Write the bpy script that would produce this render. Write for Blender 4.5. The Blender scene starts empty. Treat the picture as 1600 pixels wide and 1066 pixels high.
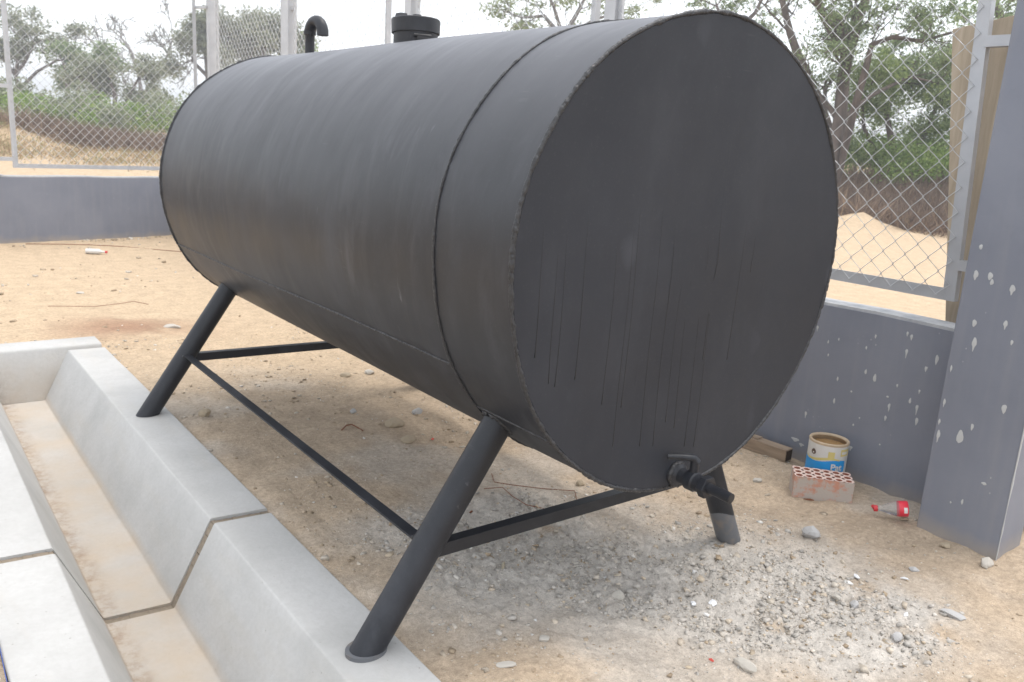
import bpy, bmesh, math, random
import numpy as np
from mathutils import Vector, Matrix
random.seed(7); rng = np.random.default_rng(7)
scn = bpy.context.scene
COL = scn.collection

# ------------------------------------------------------------------ camera
CAM = np.array([-1.6868, -1.3892, 1.3384])
FWD = np.array([0.600827876649691, 0.7649253157319515, -0.23215323386289047])
RIG = np.array([0.7940047521450603, -0.6046849077060331, 0.06255090697669859])
UPV = np.array([0.09253278452356792, 0.22191309953430072, 0.9706658848663604])
FPX = 1292.83
cd = bpy.data.cameras.new('camera'); cam = bpy.data.objects.new('camera', cd); COL.objects.link(cam)
cd.sensor_width = 36.0; cd.lens = FPX / 1600 * 36; cd.clip_end = 3000; cd.clip_start = 0.05
M = Matrix(((RIG[0], UPV[0], -FWD[0], CAM[0]), (RIG[1], UPV[1], -FWD[1], CAM[1]), (RIG[2], UPV[2], -FWD[2], CAM[2]), (0, 0, 0, 1)))
cam.matrix_world = M
cd.dof.use_dof = True; cd.dof.focus_distance = 2.3; cd.dof.aperture_fstop = 7.5
scn.camera = cam

# ------------------------------------------------------------------ sky and sun (thin bright overcast)
SUN_DIR = Vector((0.30, -0.10, 1.0)).normalized()
el = math.asin(SUN_DIR.z); az = math.atan2(SUN_DIR.x, SUN_DIR.y)
w = bpy.data.worlds.new('World'); scn.world = w; w.use_nodes = True
nt = w.node_tree; nt.nodes.clear()
sky = nt.nodes.new('ShaderNodeTexSky'); sky.sky_type = 'NISHITA'; sky.sun_disc = False
sky.sun_elevation = el; sky.sun_rotation = az; sky.dust_density = 4.0; sky.air_density = 1.0; sky.altitude = 50
b1 = nt.nodes.new('ShaderNodeBackground'); b1.inputs['Strength'].default_value = 0.05
nt.links.new(sky.outputs[0], b1.inputs['Color'])
b2 = nt.nodes.new('ShaderNodeBackground'); b2.inputs['Color'].default_value = (0.95, 0.975, 1.0, 1); b2.inputs['Strength'].default_value = 1.05
ad = nt.nodes.new('ShaderNodeAddShader'); ow = nt.nodes.new('ShaderNodeOutputWorld')
nt.links.new(b1.outputs[0], ad.inputs[0]); nt.links.new(b2.outputs[0], ad.inputs[1]); nt.links.new(ad.outputs[0], ow.inputs[0])
sd = bpy.data.lights.new('sun', 'SUN'); sd.energy = 1.1; sd.angle = math.radians(22); sd.color = (1.0, 0.96, 0.9)
so = bpy.data.objects.new('sun', sd); COL.objects.link(so)
so.rotation_euler = SUN_DIR.to_track_quat('Z', 'Y').to_euler(); so.location = (3, -3, 12)
scn.view_settings.view_transform = 'Standard'; scn.view_settings.look = 'None'
scn.view_settings.exposure = 0.6; scn.cycles.max_bounces = 6; scn.cycles.diffuse_bounces = 3; scn.cycles.glossy_bounces = 3; scn.cycles.transmission_bounces = 5
scn.view_settings.gamma = 1.0; scn.view_settings.use_curve_mapping = False

# ------------------------------------------------------------------ helpers
def P(px, py, depth):                    # a point of the place seen at a photo pixel, at a given distance
    return CAM + (FWD + RIG * (px - 800) / FPX - UPV * (py - 533) / FPX) * depth
def mesh(name, v, f, mat=None, parent=None, smooth=False):
    me = bpy.data.meshes.new(name); me.from_pydata([tuple(map(float, q)) for q in v], [], [tuple(map(int, q)) for q in f]); me.update()
    return link(name, me, mat, parent, smooth)
def link(name, me, mat=None, parent=None, smooth=False):
    o = bpy.data.objects.new(name, me); COL.objects.link(o)
    if mat and not me.materials: me.materials.append(mat)
    if smooth: me.polygons.foreach_set('use_smooth', [True] * len(me.polygons))
    if parent: o.parent = parent
    return o
def empty(name, loc=(0, 0, 0)):
    o = bpy.data.objects.new(name, None); COL.objects.link(o); o.location = loc; o.empty_display_size = 0.1
    return o
def tag(o, label=None, cat=None, group=None, kind=None):
    if label: o['label'] = label
    if cat: o['category'] = cat
    if group: o['group'] = group
    if kind: o['kind'] = kind
    return o
class MB:
    """collects shapes for ONE mesh"""
    def __init__(s): s.v = []; s.f = []; s.n = 0
    def add(s, v, f):
        s.v += [tuple(map(float, q)) for q in v]; s.f += [tuple(int(i) + s.n for i in q) for q in f]; s.n += len(v)
    def box(s, c, size, rot=None, bev=0.0):
        bm = bmesh.new(); bmesh.ops.create_cube(bm, size=1.0)
        for q in bm.verts: q.co = Vector((q.co.x * size[0], q.co.y * size[1], q.co.z * size[2]))
        if bev: bmesh.ops.bevel(bm, geom=bm.edges[:], offset=bev, segments=2, affect='EDGES', profile=0.6)
        bm.verts.index_update()
        R = rot if rot is not None else Matrix.Identity(3)
        s.add([R @ q.co + Vector(c) for q in bm.verts], [[q.index for q in fa.verts] for fa in bm.faces]); bm.free()
    def tube(s, pts, r, n=12, cap=True, up=None):
        pts = [np.asarray(q, float) for q in pts]; m = len(pts)
        rr = [r] * m if np.isscalar(r) else list(r)
        t0 = pts[1] - pts[0]; t0 = t0 / np.linalg.norm(t0)
        a = np.array([0, 0, 1.0]) if abs(t0[2]) < .9 else np.array([1.0, 0, 0])
        if up is not None: a = np.asarray(up, float)
        nrm = np.cross(t0, a); nrm /= np.linalg.norm(nrm)
        V = []
        for i in range(m):
            t = pts[min(i + 1, m - 1)] - pts[max(i - 1, 0)]; t = t / (np.linalg.norm(t) + 1e-12)
            nrm = nrm - t * (nrm @ t); nrm /= np.linalg.norm(nrm); bi = np.cross(t, nrm)
            for k in range(n):
                an = 2 * math.pi * (k + .5) / n
                V.append(pts[i] + (nrm * math.cos(an) + bi * math.sin(an)) * rr[i])
        F = [(i * n + k, i * n + (k + 1) % n, (i + 1) * n + (k + 1) % n, (i + 1) * n + k) for i in range(m - 1) for k in range(n)]
        if cap: F += [tuple(range(n))[::-1], tuple((m - 1) * n + k for k in range(n))]
        s.add(V, F)
    def lathe(s, prof, n=32, origin=(0, 0, 0), axis='Z', close=False):
        V = []; O = np.asarray(origin, float)
        for r, h in prof:
            for k in range(n):
                a = 2 * math.pi * k / n; c, q = math.cos(a) * r, math.sin(a) * r
                V.append(O + ((c, q, h) if axis == 'Z' else (c, h, q)))
        m = len(prof); F = []
        for i in range(m - 1):
            for k in range(n):
                q = (i * n + k, i * n + (k + 1) % n, (i + 1) * n + (k + 1) % n, (i + 1) * n + k)
                F.append(q if axis == 'Z' else q[::-1])
        s.add(V, F)
    def build(s, name, mat=None, parent=None, smooth=False):
        return mesh(name, s.v, s.f, mat, parent, smooth)
def bulk(name, V, F, mat, parent=None, smooth=False):      # fast: V (n,3) F (m,k) numpy
    me = bpy.data.meshes.new(name); V = np.asarray(V, np.float32); F = np.asarray(F, np.int32); k = F.shape[1]
    me.vertices.add(len(V)); me.vertices.foreach_set('co', V.ravel())
    me.loops.add(F.size); me.loops.foreach_set('vertex_index', F.ravel())
    me.polygons.add(len(F)); me.polygons.foreach_set('loop_start', np.arange(0, F.size, k, dtype=np.int32))
    me.polygons.foreach_set('loop_total', np.full(len(F), k, np.int32))
    me.update(calc_edges=True); me.validate()
    return link(name, me, mat, parent, smooth)
def autosmooth(o, ang=40):
    me = o.data; me.polygons.foreach_set('use_smooth', [True] * len(me.polygons)); me.set_sharp_from_angle(angle=math.radians(ang)); return o
def _h(ix, iy, seed):
    n = (ix.astype(np.int64) * 374761393 + iy.astype(np.int64) * 668265263 + seed * 144665) & 0x7fffffff
    n = (n ^ (n >> 13)) * 1274126177 & 0x7fffffff; n = n ^ (n >> 16)
    return (n & 0xffff) / 65535.0
def vnoise(x, y, seed=0):
    ix = np.floor(x); iy = np.floor(y); fx = x - ix; fy = y - iy; fx = fx * fx * (3 - 2 * fx); fy = fy * fy * (3 - 2 * fy)
    a = _h(ix, iy, seed); b = _h(ix + 1, iy, seed); c = _h(ix, iy + 1, seed); d = _h(ix + 1, iy + 1, seed)
    return (a * (1 - fx) + b * fx) * (1 - fy) + (c * (1 - fx) + d * fx) * fy - .5
def fbm(x, y, sc, oc=4, seed=0):
    r = 0; a = 1.0
    for i in range(oc): r = r + a * vnoise(x * sc + 17.3 * i, y * sc - 9.1 * i, seed + i); a *= .5; sc *= 2.03
    return r
def sstep(a, b, x): t = np.clip((x - a) / (b - a), 0, 1); return t * t * (3 - 2 * t)

# ------------------------------------------------------------------ materials
class NT:
    def __init__(s, name):
        s.m = bpy.data.materials.new(name); s.m.use_nodes = True; s.t = s.m.node_tree; s.b = s.t.nodes['Principled BSDF']; s.out = s.t.nodes['Material Output']
    def n(s, ty, **kw):
        o = s.t.nodes.new('ShaderNode' + ty)
        for k, v in kw.items():
            if k.startswith('i_'): o.inputs[k[2:].replace('_', ' ')].default_value = v
            else: setattr(o, k, v)
        return o
    def l(s, a, b): s.t.links.new(a, b)
    def coord(s, scale=(1, 1, 1)):
        c = s.n('TexCoord'); m = s.n('Mapping'); m.inputs['Scale'].default_value = scale; s.l(c.outputs['Object'], m.inputs[0]); return m.outputs[0]
    def noise(s, co, sc, det=4, rough=.55, dist=0):
        o = s.n('TexNoise'); o.inputs['Scale'].default_value = sc; o.inputs['Detail'].default_value = det; o.inputs['Roughness'].default_value = rough; o.inputs['Distortion'].default_value = dist
        s.l(co, o.inputs['Vector']); return o.outputs['Fac']
    def ramp(s, fac, stops, interp='LINEAR'):
        o = s.n('ValToRGB'); o.color_ramp.interpolation = interp; e = o.color_ramp.elements
        while len(e) < len(stops): e.new(.5)
        for q, (p, c) in zip(e, stops): q.position = p; q.color = (c, c, c, 1) if np.isscalar(c) else (*c, 1)
        s.l(fac, o.inputs[0]); return o.outputs[0]
    def mix(s, fac, a, b, mode='MIX'):
        o = s.n('Mix', data_type='RGBA', blend_type=mode)
        for idx, v in ((0, fac), (6, a), (7, b)):
            if hasattr(v, 'node'): s.l(v, o.inputs[idx])
            else: o.inputs[idx].default_value = v if idx == 0 else ((*v, 1) if len(v) == 3 else v)
        return o.outputs[2]
    def bump(s, h, strength=.3, dist=.01, prev=None):
        o = s.n('Bump'); o.inputs['Strength'].default_value = strength; o.inputs['Distance'].default_value = dist; s.l(h, o.inputs['Height'])
        if prev is not None: s.l(prev, o.inputs['Normal'])
        s.l(o.outputs[0], s.b.inputs['Normal']); return o.outputs[0]
    def col(s, c):
        if hasattr(c, 'node'): s.l(c, s.b.inputs['Base Color'])
        else: s.b.inputs['Base Color'].default_value = (*c, 1)
    def set(s, **kw):
        for k, v in kw.items():
            i = s.b.inputs[k.replace('_', ' ')]
            if hasattr(v, 'node'): s.l(v, i)
            else: i.default_value = v
        return s
MAT = {}
def simple(name, c, rough=.6, metal=0, var=.15, sc=30, bump=0):
    t = NT(name); co = t.coord(); f = t.noise(co, sc)
    t.col(t.mix(f, tuple(q * (1 - var) for q in c), tuple(min(1, q * (1 + var)) for q in c))); t.set(Roughness=rough, Metallic=metal)
    if bump: t.bump(t.noise(co, sc * 4), bump, .003)
    MAT[name] = t.m; return t.m

def make_tank_paint(name, streak_axis, drips=False):
    t = NT(name)
    geo = t.coord()
    big = t.noise(geo, 2.2, 5, .6)
    # rubbed, dusty streaks running round the shell (or down the end plate)
    s1 = t.noise(t.coord(streak_axis), 6, 5, .62, .4)
    s2 = t.noise(t.coord(tuple(q * 2.6 for q in streak_axis)), 11, 3, .6)
    fine = t.noise(geo, 160, 2)
    base = t.ramp(big, [(.3, (.0100, .0112, .0155)), (.7, (.0165, .0183, .0240))])
    if drips: base = t.ramp(t.noise(geo, 1.8, 4, .55), [(.3, (.0190, .0212, .0280)), (.7, (.0260, .0288, .0370))])
    dust = t.ramp(s1, [(.44, 0.0), (.72, 1.0)])
    dmask = t.mix(1.0, dust, t.ramp(big, [(.38, .05), (.62, .9)]), 'MULTIPLY')
    if drips: dmask = t.mix(1.0, t.ramp(t.noise(t.coord((1, 1, .45)), 3.4, 5, .6), [(.45, 0.0), (.75, .8)]), t.ramp(t.noise(t.coord((1, 1, .5)), 9, 4, .6), [(.4, .2), (.7, 1.0)]), 'MULTIPLY')
    c = t.mix(t.mix(1.0, dmask, (.62, .62, .62), 'MULTIPLY'), base, (.068, .071, .083))
    if drips:
        sv = t.n('TexVoronoi'); sv.inputs['Scale'].default_value = 7.5; mp = t.coord((1, 1, .62)); nv = t.n('Mix', data_type='VECTOR'); nv.inputs[0].default_value = .06
        t.l(mp, nv.inputs[4]); nz = t.n('TexNoise'); nz.inputs['Scale'].default_value = 9; t.l(mp, nz.inputs['Vector']); t.l(nz.outputs['Color'], nv.inputs[5]); t.l(nv.outputs[1], sv.inputs['Vector'])
        sm_ = t.mix(1.0, t.ramp(sv.outputs['Distance'], [(.0, 1.0), (.16, .6), (.30, 0.0)]), t.ramp(sv.outputs['Color'], [(.70, 0.0), (.80, .5)]), 'MULTIPLY')
        c = t.mix(sm_, c, (.10, .105, .125))
    if name == 'tank_paint':      # settled dust plus painted sky sheen along the shell top, smeared by hands and rain
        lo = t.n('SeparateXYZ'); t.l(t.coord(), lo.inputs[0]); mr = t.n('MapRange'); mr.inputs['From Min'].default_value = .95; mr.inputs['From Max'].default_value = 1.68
        t.l(lo.outputs[2], mr.inputs['Value']); dust_sheen = t.mix(1.0, t.ramp(mr.outputs[0], [(0, 0.0), (.5, .10), (.8, .36), (1, .9)]), t.ramp(t.noise(t.coord((.5, 1.5, .5)), 3.2, 6, .65, .6), [(.25, .45), (.75, 1.0)]), 'MULTIPLY')
        c = t.mix(dust_sheen, c, (.140, .142, .160))
    if name == 'tank_paint':
        rm = t.n('Mapping'); rm.inputs['Rotation'].default_value = (.75, 0, 0); rm.inputs['Scale'].default_value = (1, 3.6, 1.1); t.l(geo, rm.inputs[0])
        sw = t.mix(1.0, t.ramp(t.noise(rm.outputs[0], 3.6, 6, .68, .5), [(.48, 0.0), (.80, .55)]), t.ramp(t.noise(geo, 1.7, 3), [(.42, 0.0), (.6, 1.0)]), 'MULTIPLY')
        c = t.mix(sw, c, (.100, .103, .118))
    # bright scuffs and short scratches
    sc = t.ramp(s2, [(.66, 0.0), (.73, 1.0)]); sm = t.ramp(t.noise(geo, 3.1, 2), [(.54, 0.0), (.66, .06 if drips else .5)])
    c = t.mix(t.mix(1.0, sc, sm, 'MULTIPLY'), c, (.15, .152, .165))
    rot = t.n('Mapping'); rot.inputs['Rotation'].default_value = (.6, .5, .2); rot.inputs['Scale'].default_value = (3, 3, 55); t.l(geo, rot.inputs[0])
    ln = t.ramp(t.noise(rot.outputs[0], 2.0, 2, .5), [(.66, 0.0), (.69, 1.0), (.72, 0.0)]); lm = t.ramp(t.noise(geo, 5.5, 2), [(.60, 0.0), (.68, .12)])
    c = t.mix(t.mix(1.0, ln, lm, 'MULTIPLY'), c, (.22, .22, .23))
    rough = t.ramp(t.noise(geo, 7, 4) if drips else s1, [(.3, .50 if drips else .40), (.7, .60 if drips else .52)])
    if drips:
        dn = t.noise(t.coord((1, 1, .004)), 46, 1, .5)
        dr = t.ramp(dn, [(.602, 0.0), (.610, 1.0), (.618, .0)])
        lo = t.n('SeparateXYZ'); t.l(t.coord(), lo.inputs[0])
        ends = t.noise(t.coord((16, 1, 0.6)), 1.3, 1)
        zz = t.n('Math', operation='ADD'); t.l(lo.outputs[2], zz.inputs[0]); t.l(ends, zz.inputs[1])
        band = t.ramp(zz.outputs[0], [(0.0, 0.0), (.95, 0.0), (1.1, 1.0), (1.75, 1.0), (1.9, 0.0)])
        zz2 = t.n('MapRange'); zz2.inputs['From Max'].default_value = 2.0
        t.l(zz.outputs[0], zz2.inputs['Value'])
        band = t.ramp(zz2.outputs[0], [(.40, 0.0), (.48, 1.0), (.86, 1.0), (.95, 0.0)])
        dm = t.mix(1.0, dr, band, 'MULTIPLY')
        t.bump(dm, .12, .001)
    else:
        t.bump(t.noise(geo, 5, 2), .25, .01)
    # settled dust: pale where noise gathers fine specks
    c = t.mix(t.ramp(fine, [(.6, 0.0), (.9, .08)]), c, (.26, .25, .24))
    t.col(c); t.set(Roughness=rough); t.b.inputs['Specular IOR Level'].default_value = .3 if drips else .5
    MAT[name] = t.m
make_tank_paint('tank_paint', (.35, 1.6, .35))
make_tank_paint('end_paint', (2.2, 1, .3), True)
make_tank_paint('pipe_paint', (1.5, 1.5, .8))
pb = [n_ for n_ in MAT['pipe_paint'].node_tree.nodes if n_.type == 'BSDF_PRINCIPLED'][0]; pb.inputs['Specular IOR Level'].default_value = .42
t = NT('weld_paint'); co = t.coord(); t.col(t.ramp(t.noise(co, 90, 3), [(.3, (.012, .012, .014)), (.75, (.045, .046, .050))])); t.set(Roughness=.42); t.bump(t.noise(co, 140, 2), .8, .004); MAT['weld'] = t.m
t = NT('primer'); co = t.coord(); t.col(t.mix(t.ramp(t.noise(co, 25), [(.50, 0.0), (.75, .5)]), (.125, .13, .14), (.27, .2, .14))); t.set(Roughness=.55); MAT['primer'] = t.m

t = NT('concrete'); co = t.coord()
a = t.noise(co, 3.0, 6, .6); b = t.noise(co, 60, 3); st = t.noise(t.coord((1, .25, 1)), 7, 5, .65)
c = t.ramp(a, [(.3, (.405, .40, .385)), (.5, (.47, .463, .447)), (.72, (.515, .508, .492))])
c = t.mix(t.ramp(b, [(.35, .0), (.8, .26)]), c, (.34, .33, .31)); c = t.mix(t.ramp(t.noise(t.coord((1, .4, 1)), 2.2, 6, .7, .5), [(.5, 0.0), (.7, .35)]), c, (.40, .395, .38))
c = t.mix(t.ramp(st, [(.52, 0.0), (.74, .22)]), c, (.46, .41, .33))
sp = t.n('TexVoronoi'); sp.inputs['Scale'].default_value = 26; t.l(co, sp.inputs['Vector'])
c = t.mix(t.ramp(sp.outputs['Distance'], [(.0, .75), (.045, .5), (.075, 0.0)]), c, (.30, .28, .25))
at = t.n('Attribute', attribute_name='stain')
spx = t.n('SeparateColor'); t.l(at.outputs['Color'], spx.inputs[0]); am = t.mix(1.0, spx.outputs[0], t.ramp(t.noise(co, 4, 5, .6), [(.25, .12), (.7, .72)]), 'MULTIPLY')
c = t.mix(am, c, (.49, .355, .215))
am2 = t.mix(1.0, spx.outputs[1], t.ramp(t.noise(co, 22, 6, .75), [(.42, .05), (.70, .9)]), 'MULTIPLY')
c = t.mix(am2, c, (.23, .14, .08))
t.col(c); t.set(Roughness=.85); t.b.inputs['Specular IOR Level'].default_value = .25; t.bump(t.ramp(sp.outputs['Distance'], [(.0, 0.0), (.06, 1.0)]), .5, .004, t.bump(b, .35, .004)); MAT['concrete'] = t.m

t = NT('wall_paint'); co = t.coord()
a = t.noise(co, 2.0, 5, .6); v = t.noise(t.coord((6, 6, .5)), 4, 4)
c = t.ramp(a, [(.28, (.178, .192, .234)), (.5, (.202, .216, .260)), (.72, (.226, .240, .284))]); c = t.mix(t.ramp(v, [(.48, 0.0), (.78, .28)]), c, (.28, .285, .30)); c = t.mix(t.ramp(t.noise(co, 5.5, 6, .7, .8), [(.56, 0.0), (.72, .18)]), c, (.15, .158, .185))
sv = t.n('TexVoronoi'); sv.inputs['Scale'].default_value = 38; t.l(t.coord((1, 1, .6)), sv.inputs['Vector'])
spk = t.mix(1.0, t.ramp(sv.outputs['Distance'], [(0, 1.0), (.07, .7), (.1, 0.0)]), t.ramp(t.noise(co, 4.5, 3), [(.53, 0.0), (.62, .8)]), 'MULTIPLY')
c = t.mix(spk, c, (.52, .53, .53))
lo = t.n('SeparateXYZ'); t.l(co, lo.inputs[0]); dz = t.n('Math', operation='ADD'); dz.use_clamp = False
t.l(lo.outputs[2], dz.inputs[0]); nn = t.n('Math', operation='MULTIPLY'); t.l(t.noise(co, 7, 4), nn.inputs[0]); nn.inputs[1].default_value = .14; t.l(nn.outputs[0], dz.inputs[1])
c = t.mix(t.ramp(dz.outputs[0], [(.07, .55), (.15, 0.0)]), c, (.40, .33, .25))
t.col(c); t.set(Roughness=.62); t.bump(t.noise(co, 120, 2), .12, .002); MAT['wall'] = t.m
t = NT('wall_cap'); co = t.coord(); t.col(t.ramp(t.noise(co, 14, 5, .7), [(.35, (.33, .34, .36)), (.7, (.52, .52, .52))])); t.set(Roughness=.8); MAT['wall_cap'] = t.m
simple('splash', (.50, .51, .51), .6, 0, .08)
t = NT('galvanised'); co = t.coord(); vo = t.n('TexVoronoi'); vo.inputs['Scale'].default_value = 60; t.l(co, vo.inputs['Vector'])
t.col(t.mix(t.noise(co, 9), (.42, .43, .45), (.60, .61, .63))); t.set(Roughness=.5, Metallic=.35); MAT['galv'] = t.m
t = NT('wire'); t.col((.60, .61, .62)); t.set(Roughness=.45, Metallic=.35); MAT['wire'] = t.m

t = NT('soil'); at = t.n('Attribute', attribute_name='soil'); co = t.coord()
g1 = t.noise(co, 55, 4, .7); g2 = t.noise(co, 260, 3, .7); g3 = t.noise(co, 8, 5, .65)
c = t.mix(1.0, at.outputs['Color'], t.ramp(g1, [(.25, .70), (.75, 1.22)]), 'MULTIPLY')
c = t.mix(1.0, c, t.ramp(g3, [(.3, .86), (.7, 1.10)]), 'MULTIPLY')
c = t.mix(1.0, c, t.ramp(g2, [(.3, .80), (.72, 1.18)]), 'MULTIPLY')
vo = t.n('TexVoronoi'); vo.inputs['Scale'].default_value = 70; t.l(co, vo.inputs['Vector'])
pk = t.mix(1.0, t.ramp(vo.outputs['Distance'], [(.0, 1.0), (.16, .8), (.22, 0.0)]), t.ramp(vo.outputs['Color'], [(.76, 0.0), (.8, .55)]), 'MULTIPLY')
c = t.mix(pk, c, (.58, .54, .48))
t.col(c); t.set(Roughness=.95); t.b.inputs['Specular IOR Level'].default_value = .15
n1 = t.bump(g2, .5, .004); n1 = t.bump(g1, .55, .012, n1); MAT['soil'] = t.m

def island(name, stops, rough=.85, noise_sc=0, bump=0, trans=0):
    t = NT(name); g = t.n('NewGeometry'); c = t.ramp(g.outputs['Random Per Island'], stops)
    if noise_sc:
        co = t.coord(); c = t.mix(1.0, c, t.ramp(t.noise(co, noise_sc, 4), [(.3, .78), (.7, 1.15)]), 'MULTIPLY')
        if bump: t.bump(t.noise(co, noise_sc * 1.5, 3), bump, .004)
    t.col(c); t.set(Roughness=rough); t.b.inputs['Specular IOR Level'].default_value = .25
    if trans:
        tr = t.n('BsdfTranslucent'); t.l(c, tr.inputs[0]); ms = t.n('MixShader'); ms.inputs[0].default_value = trans
        t.l(t.b.outputs[0], ms.inputs[1]); t.l(tr.outputs[0], ms.inputs[2]); t.l(ms.outputs[0], t.out.inputs[0])
    MAT[name] = t.m; return t.m
island('gravel_grey', [(0, (.40, .375, .34)), (.4, (.49, .455, .41)), (.75, (.54, .495, .44)), (.93, (.56, .46, .34)), (1, (.75, .74, .72))], .9, 60)
island('gravel_tan', [(0, (.34, .265, .185)), (.4, (.44, .345, .24)), (.7, (.46, .41, .345)), (.9, (.54, .47, .38)), (1, (.74, .72, .68))], .9, 60)
island('leaf_green', [(0, (.12, .165, .08)), (.5, (.215, .28, .13)), (1, (.34, .41, .21))], .6, trans=.42)
island('leaf_bright', [(0, (.12, .20, .045)), (.5, (.23, .335, .085)), (1, (.37, .46, .15))], .6, trans=.42)
island('leaf_pale_green', [(0, (.14, .20, .07)), (.5, (.25, .33, .12)), (1, (.38, .45, .19))], .6, trans=.45)
island('leaf_olive', [(0, (.15, .17, .11)), (.5, (.25, .275, .18)), (1, (.37, .38, .26))], .6, trans=.38)
island('leaf_pale', [(0, (.16, .19, .09)), (.5, (.24, .28, .13)), (1, (.32, .36, .19))], .6, trans=.4)
island('dry_blades', [(0, (.26, .185, .115)), (.4, (.38, .28, .17)), (.7, (.46, .35, .21)), (.85, (.20, .25, .10)), (1, (.52, .42, .27))], .8, trans=.25)
island('dry_brush', [(0, (.13, .095, .075)), (.5, (.21, .15, .115)), (.85, (.30, .215, .155)), (1, (.40, .30, .2))], .8, trans=.2)
t = NT('bark'); co = t.coord((1, 1, .25)); t.col(t.ramp(t.noise(co, 9, 5), [(.3, (.06, .045, .038)), (.7, (.15, .115, .095))])); t.set(Roughness=.9); MAT['bark'] = t.m
simple('twig_grey', (.17, .15, .14), .9)
t = NT('timber'); co = t.coord((3, 3, .25)); n_ = t.noise(co, 12, 5, .6, .6); c = t.ramp(n_, [(.3, (.38, .31, .225)), (.55, (.48, .40, .30)), (.8, (.56, .48, .38))]); c = t.mix(t.ramp(t.noise(t.coord(), 3, 3), [(.5, 0.0), (.8, .3)]), c, (.30, .29, .27)); t.col(c); t.set(Roughness=.8); t.bump(n_, .2, .003); MAT['timber'] = t.m
t = NT('old_timber'); co = t.coord((3, .3, 3)); n_ = t.noise(co, 14, 5); t.col(t.ramp(n_, [(.3, (.22, .16, .11)), (.75, (.42, .32, .23))])); t.set(Roughness=.85); t.bump(n_, .3, .003); MAT['old_timber'] = t.m
simple('rot', (.045, .03, .022), .95, 0, .5, 60)
t = NT('clay'); co = t.coord(); c = t.mix(t.ramp(t.noise(co, 16, 5, .7), [(.40, 0.0), (.52, .92)]), (.52, .25, .17), (.44, .40, .355)); t.col(c); t.set(Roughness=.9); t.bump(t.noise(co, 70, 3), .3, .004); MAT['clay'] = t.m
simple('clay_face', (.60, .45, .39), .9, 0, .2, 40); simple('clay_hole', (.42, .16, .10), .9, 0, .3, 60)

# ------------------------------------------------------------------ ground: one sheet from the yard to the horizon
XK_OUT, XK_IN, XF_R, XF_L, XL_IN, XL_OUT = -0.690, -0.880, -1.013, -1.215, -1.343, -1.531
KZ = 0.056; KFZ = -0.22; YK_IN, YK_OUT = 3.750, 3.943
def H(x, y):
    x = np.asarray(x, float); y = np.asarray(y, float)
    z = (KZ - .018) * sstep(.1, -.62, x) * (1 - sstep(3.6, 5.2, y))
    z = z + .02 * sstep(1.05, 1.55, x) * sstep(-1, .4, y) * (1 - sstep(1.6, 1.9, x))
    near = 1 - sstep(6, 12, np.hypot(x, y))
    z = z + near * (fbm(x, y, 2.2, 3, 5) * .022 + fbm(x, y, 13, 3, 9) * .011)
    rub = rubble(x, y); z = z + rub * (np.abs(fbm(x, y, 26, 3, 3)) * .030 + np.abs(fbm(x, y, 60, 2, 6)) * .012 - .006)
    # hollow scraped by tyres / feet towards the gate
    rip = np.sin((x * .45 + y * 1.0) * 150 + 5 * fbm(x, y, 3, 2, 8)); z = z + .0028 * rip * sstep(.85, 1.1, x) * sstep(-.15, -.4, y) * (1 - sstep(1.9, 2.6, x)) * sstep(.0, .25, fbm(x, y, 2.5, 2, 31) + .15)
    d = np.hypot(x - CAM[0], y - CAM[1])
    far = sstep(9, 14, d)
    z = z + far * fbm(x, y, .25, 4, 21) * .28
    azi = np.degrees(np.arctan2(x - CAM[0], y - CAM[1])); rise = .45 + .7 * sstep(22, 50, azi)
    z = z + rise * sstep(19 , 28, d + 2.2 * fbm(x, y, .12, 2, 4)) + .9 * sstep(28, 60, d) + 2.5 * sstep(80, 300, d)
    m = P(1352, 345, 17.5); z = z + (.30 + .3 * fbm(x, y, 1.6, 3, 61)) * np.exp(-(((x - m[0]) / 1.2) ** 2 + ((y - m[1]) / 1.0) ** 2))
    m = P(6, 215, 22); z = z + .5 * np.exp(-(((x - m[0]) / 1.2) ** 2 + ((y - m[1]) / 1.6) ** 2))
    return z
def rubble(x, y):
    a = fbm(x, y, 3.1, 4, 40) * .55
    e1 = np.sqrt(((x - .38) / .62) ** 2 + ((y - .02 + .35 * (x - .38)) / .60) ** 2)
    e2 = np.sqrt(((x - .05) / .55) ** 2 + ((y - .55) / .42) ** 2)
    e3 = np.sqrt(((x - .62) / .40) ** 2 + ((y + .32) / .26) ** 2)
    return sstep(1.45, .45, np.minimum(np.minimum(e1, e2), e3) + a)
def geo(a, b, first, ratio):
    o = [a]; s = first
    while (o[-1] < b) if b > a else (o[-1] > b): o.append(o[-1] + (s if b > a else -s)); s *= ratio
    return o[1:]
xs = sorted(set([round(q, 4) for q in geo(-1.55, -500, .1, 1.13) + [-1.55, -1.535, -1.525, -1.3, -1.0, -.712, -.702, -.692] + list(np.arange(-.684, 1.75, .0115)) + geo(1.75, 500, .03, 1.10)]))
ys = sorted(set([round(q, 4) for q in geo(-.9, -200, .06, 1.2) + list(np.arange(-.9, 1.2, .0125)) + list(np.arange(1.2, 3.9, .025)) + [3.925, 3.935] + geo(3.96, 600, .04, 1.06)]))
xs = np.array(xs); ys = np.array(ys); GX, GY = np.meshgrid(xs, ys); GZ = H(GX, GY)
pit = (GX > -1.53) & (GX < -.700) & (GY < 3.93); GZ[pit] = -.42
nx, ny = len(xs), len(ys)
V = np.stack([GX.ravel(), GY.ravel(), GZ.ravel()], 1)
ii, jj = np.meshgrid(np.arange(nx - 1), np.arange(ny - 1)); i0 = (jj * nx + ii).ravel()
ground = bulk('ground', V, np.stack([i0, i0 + 1, i0 + nx + 1, i0 + nx], 1), MAT['soil'], smooth=True); tag(ground, kind='structure')
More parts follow.
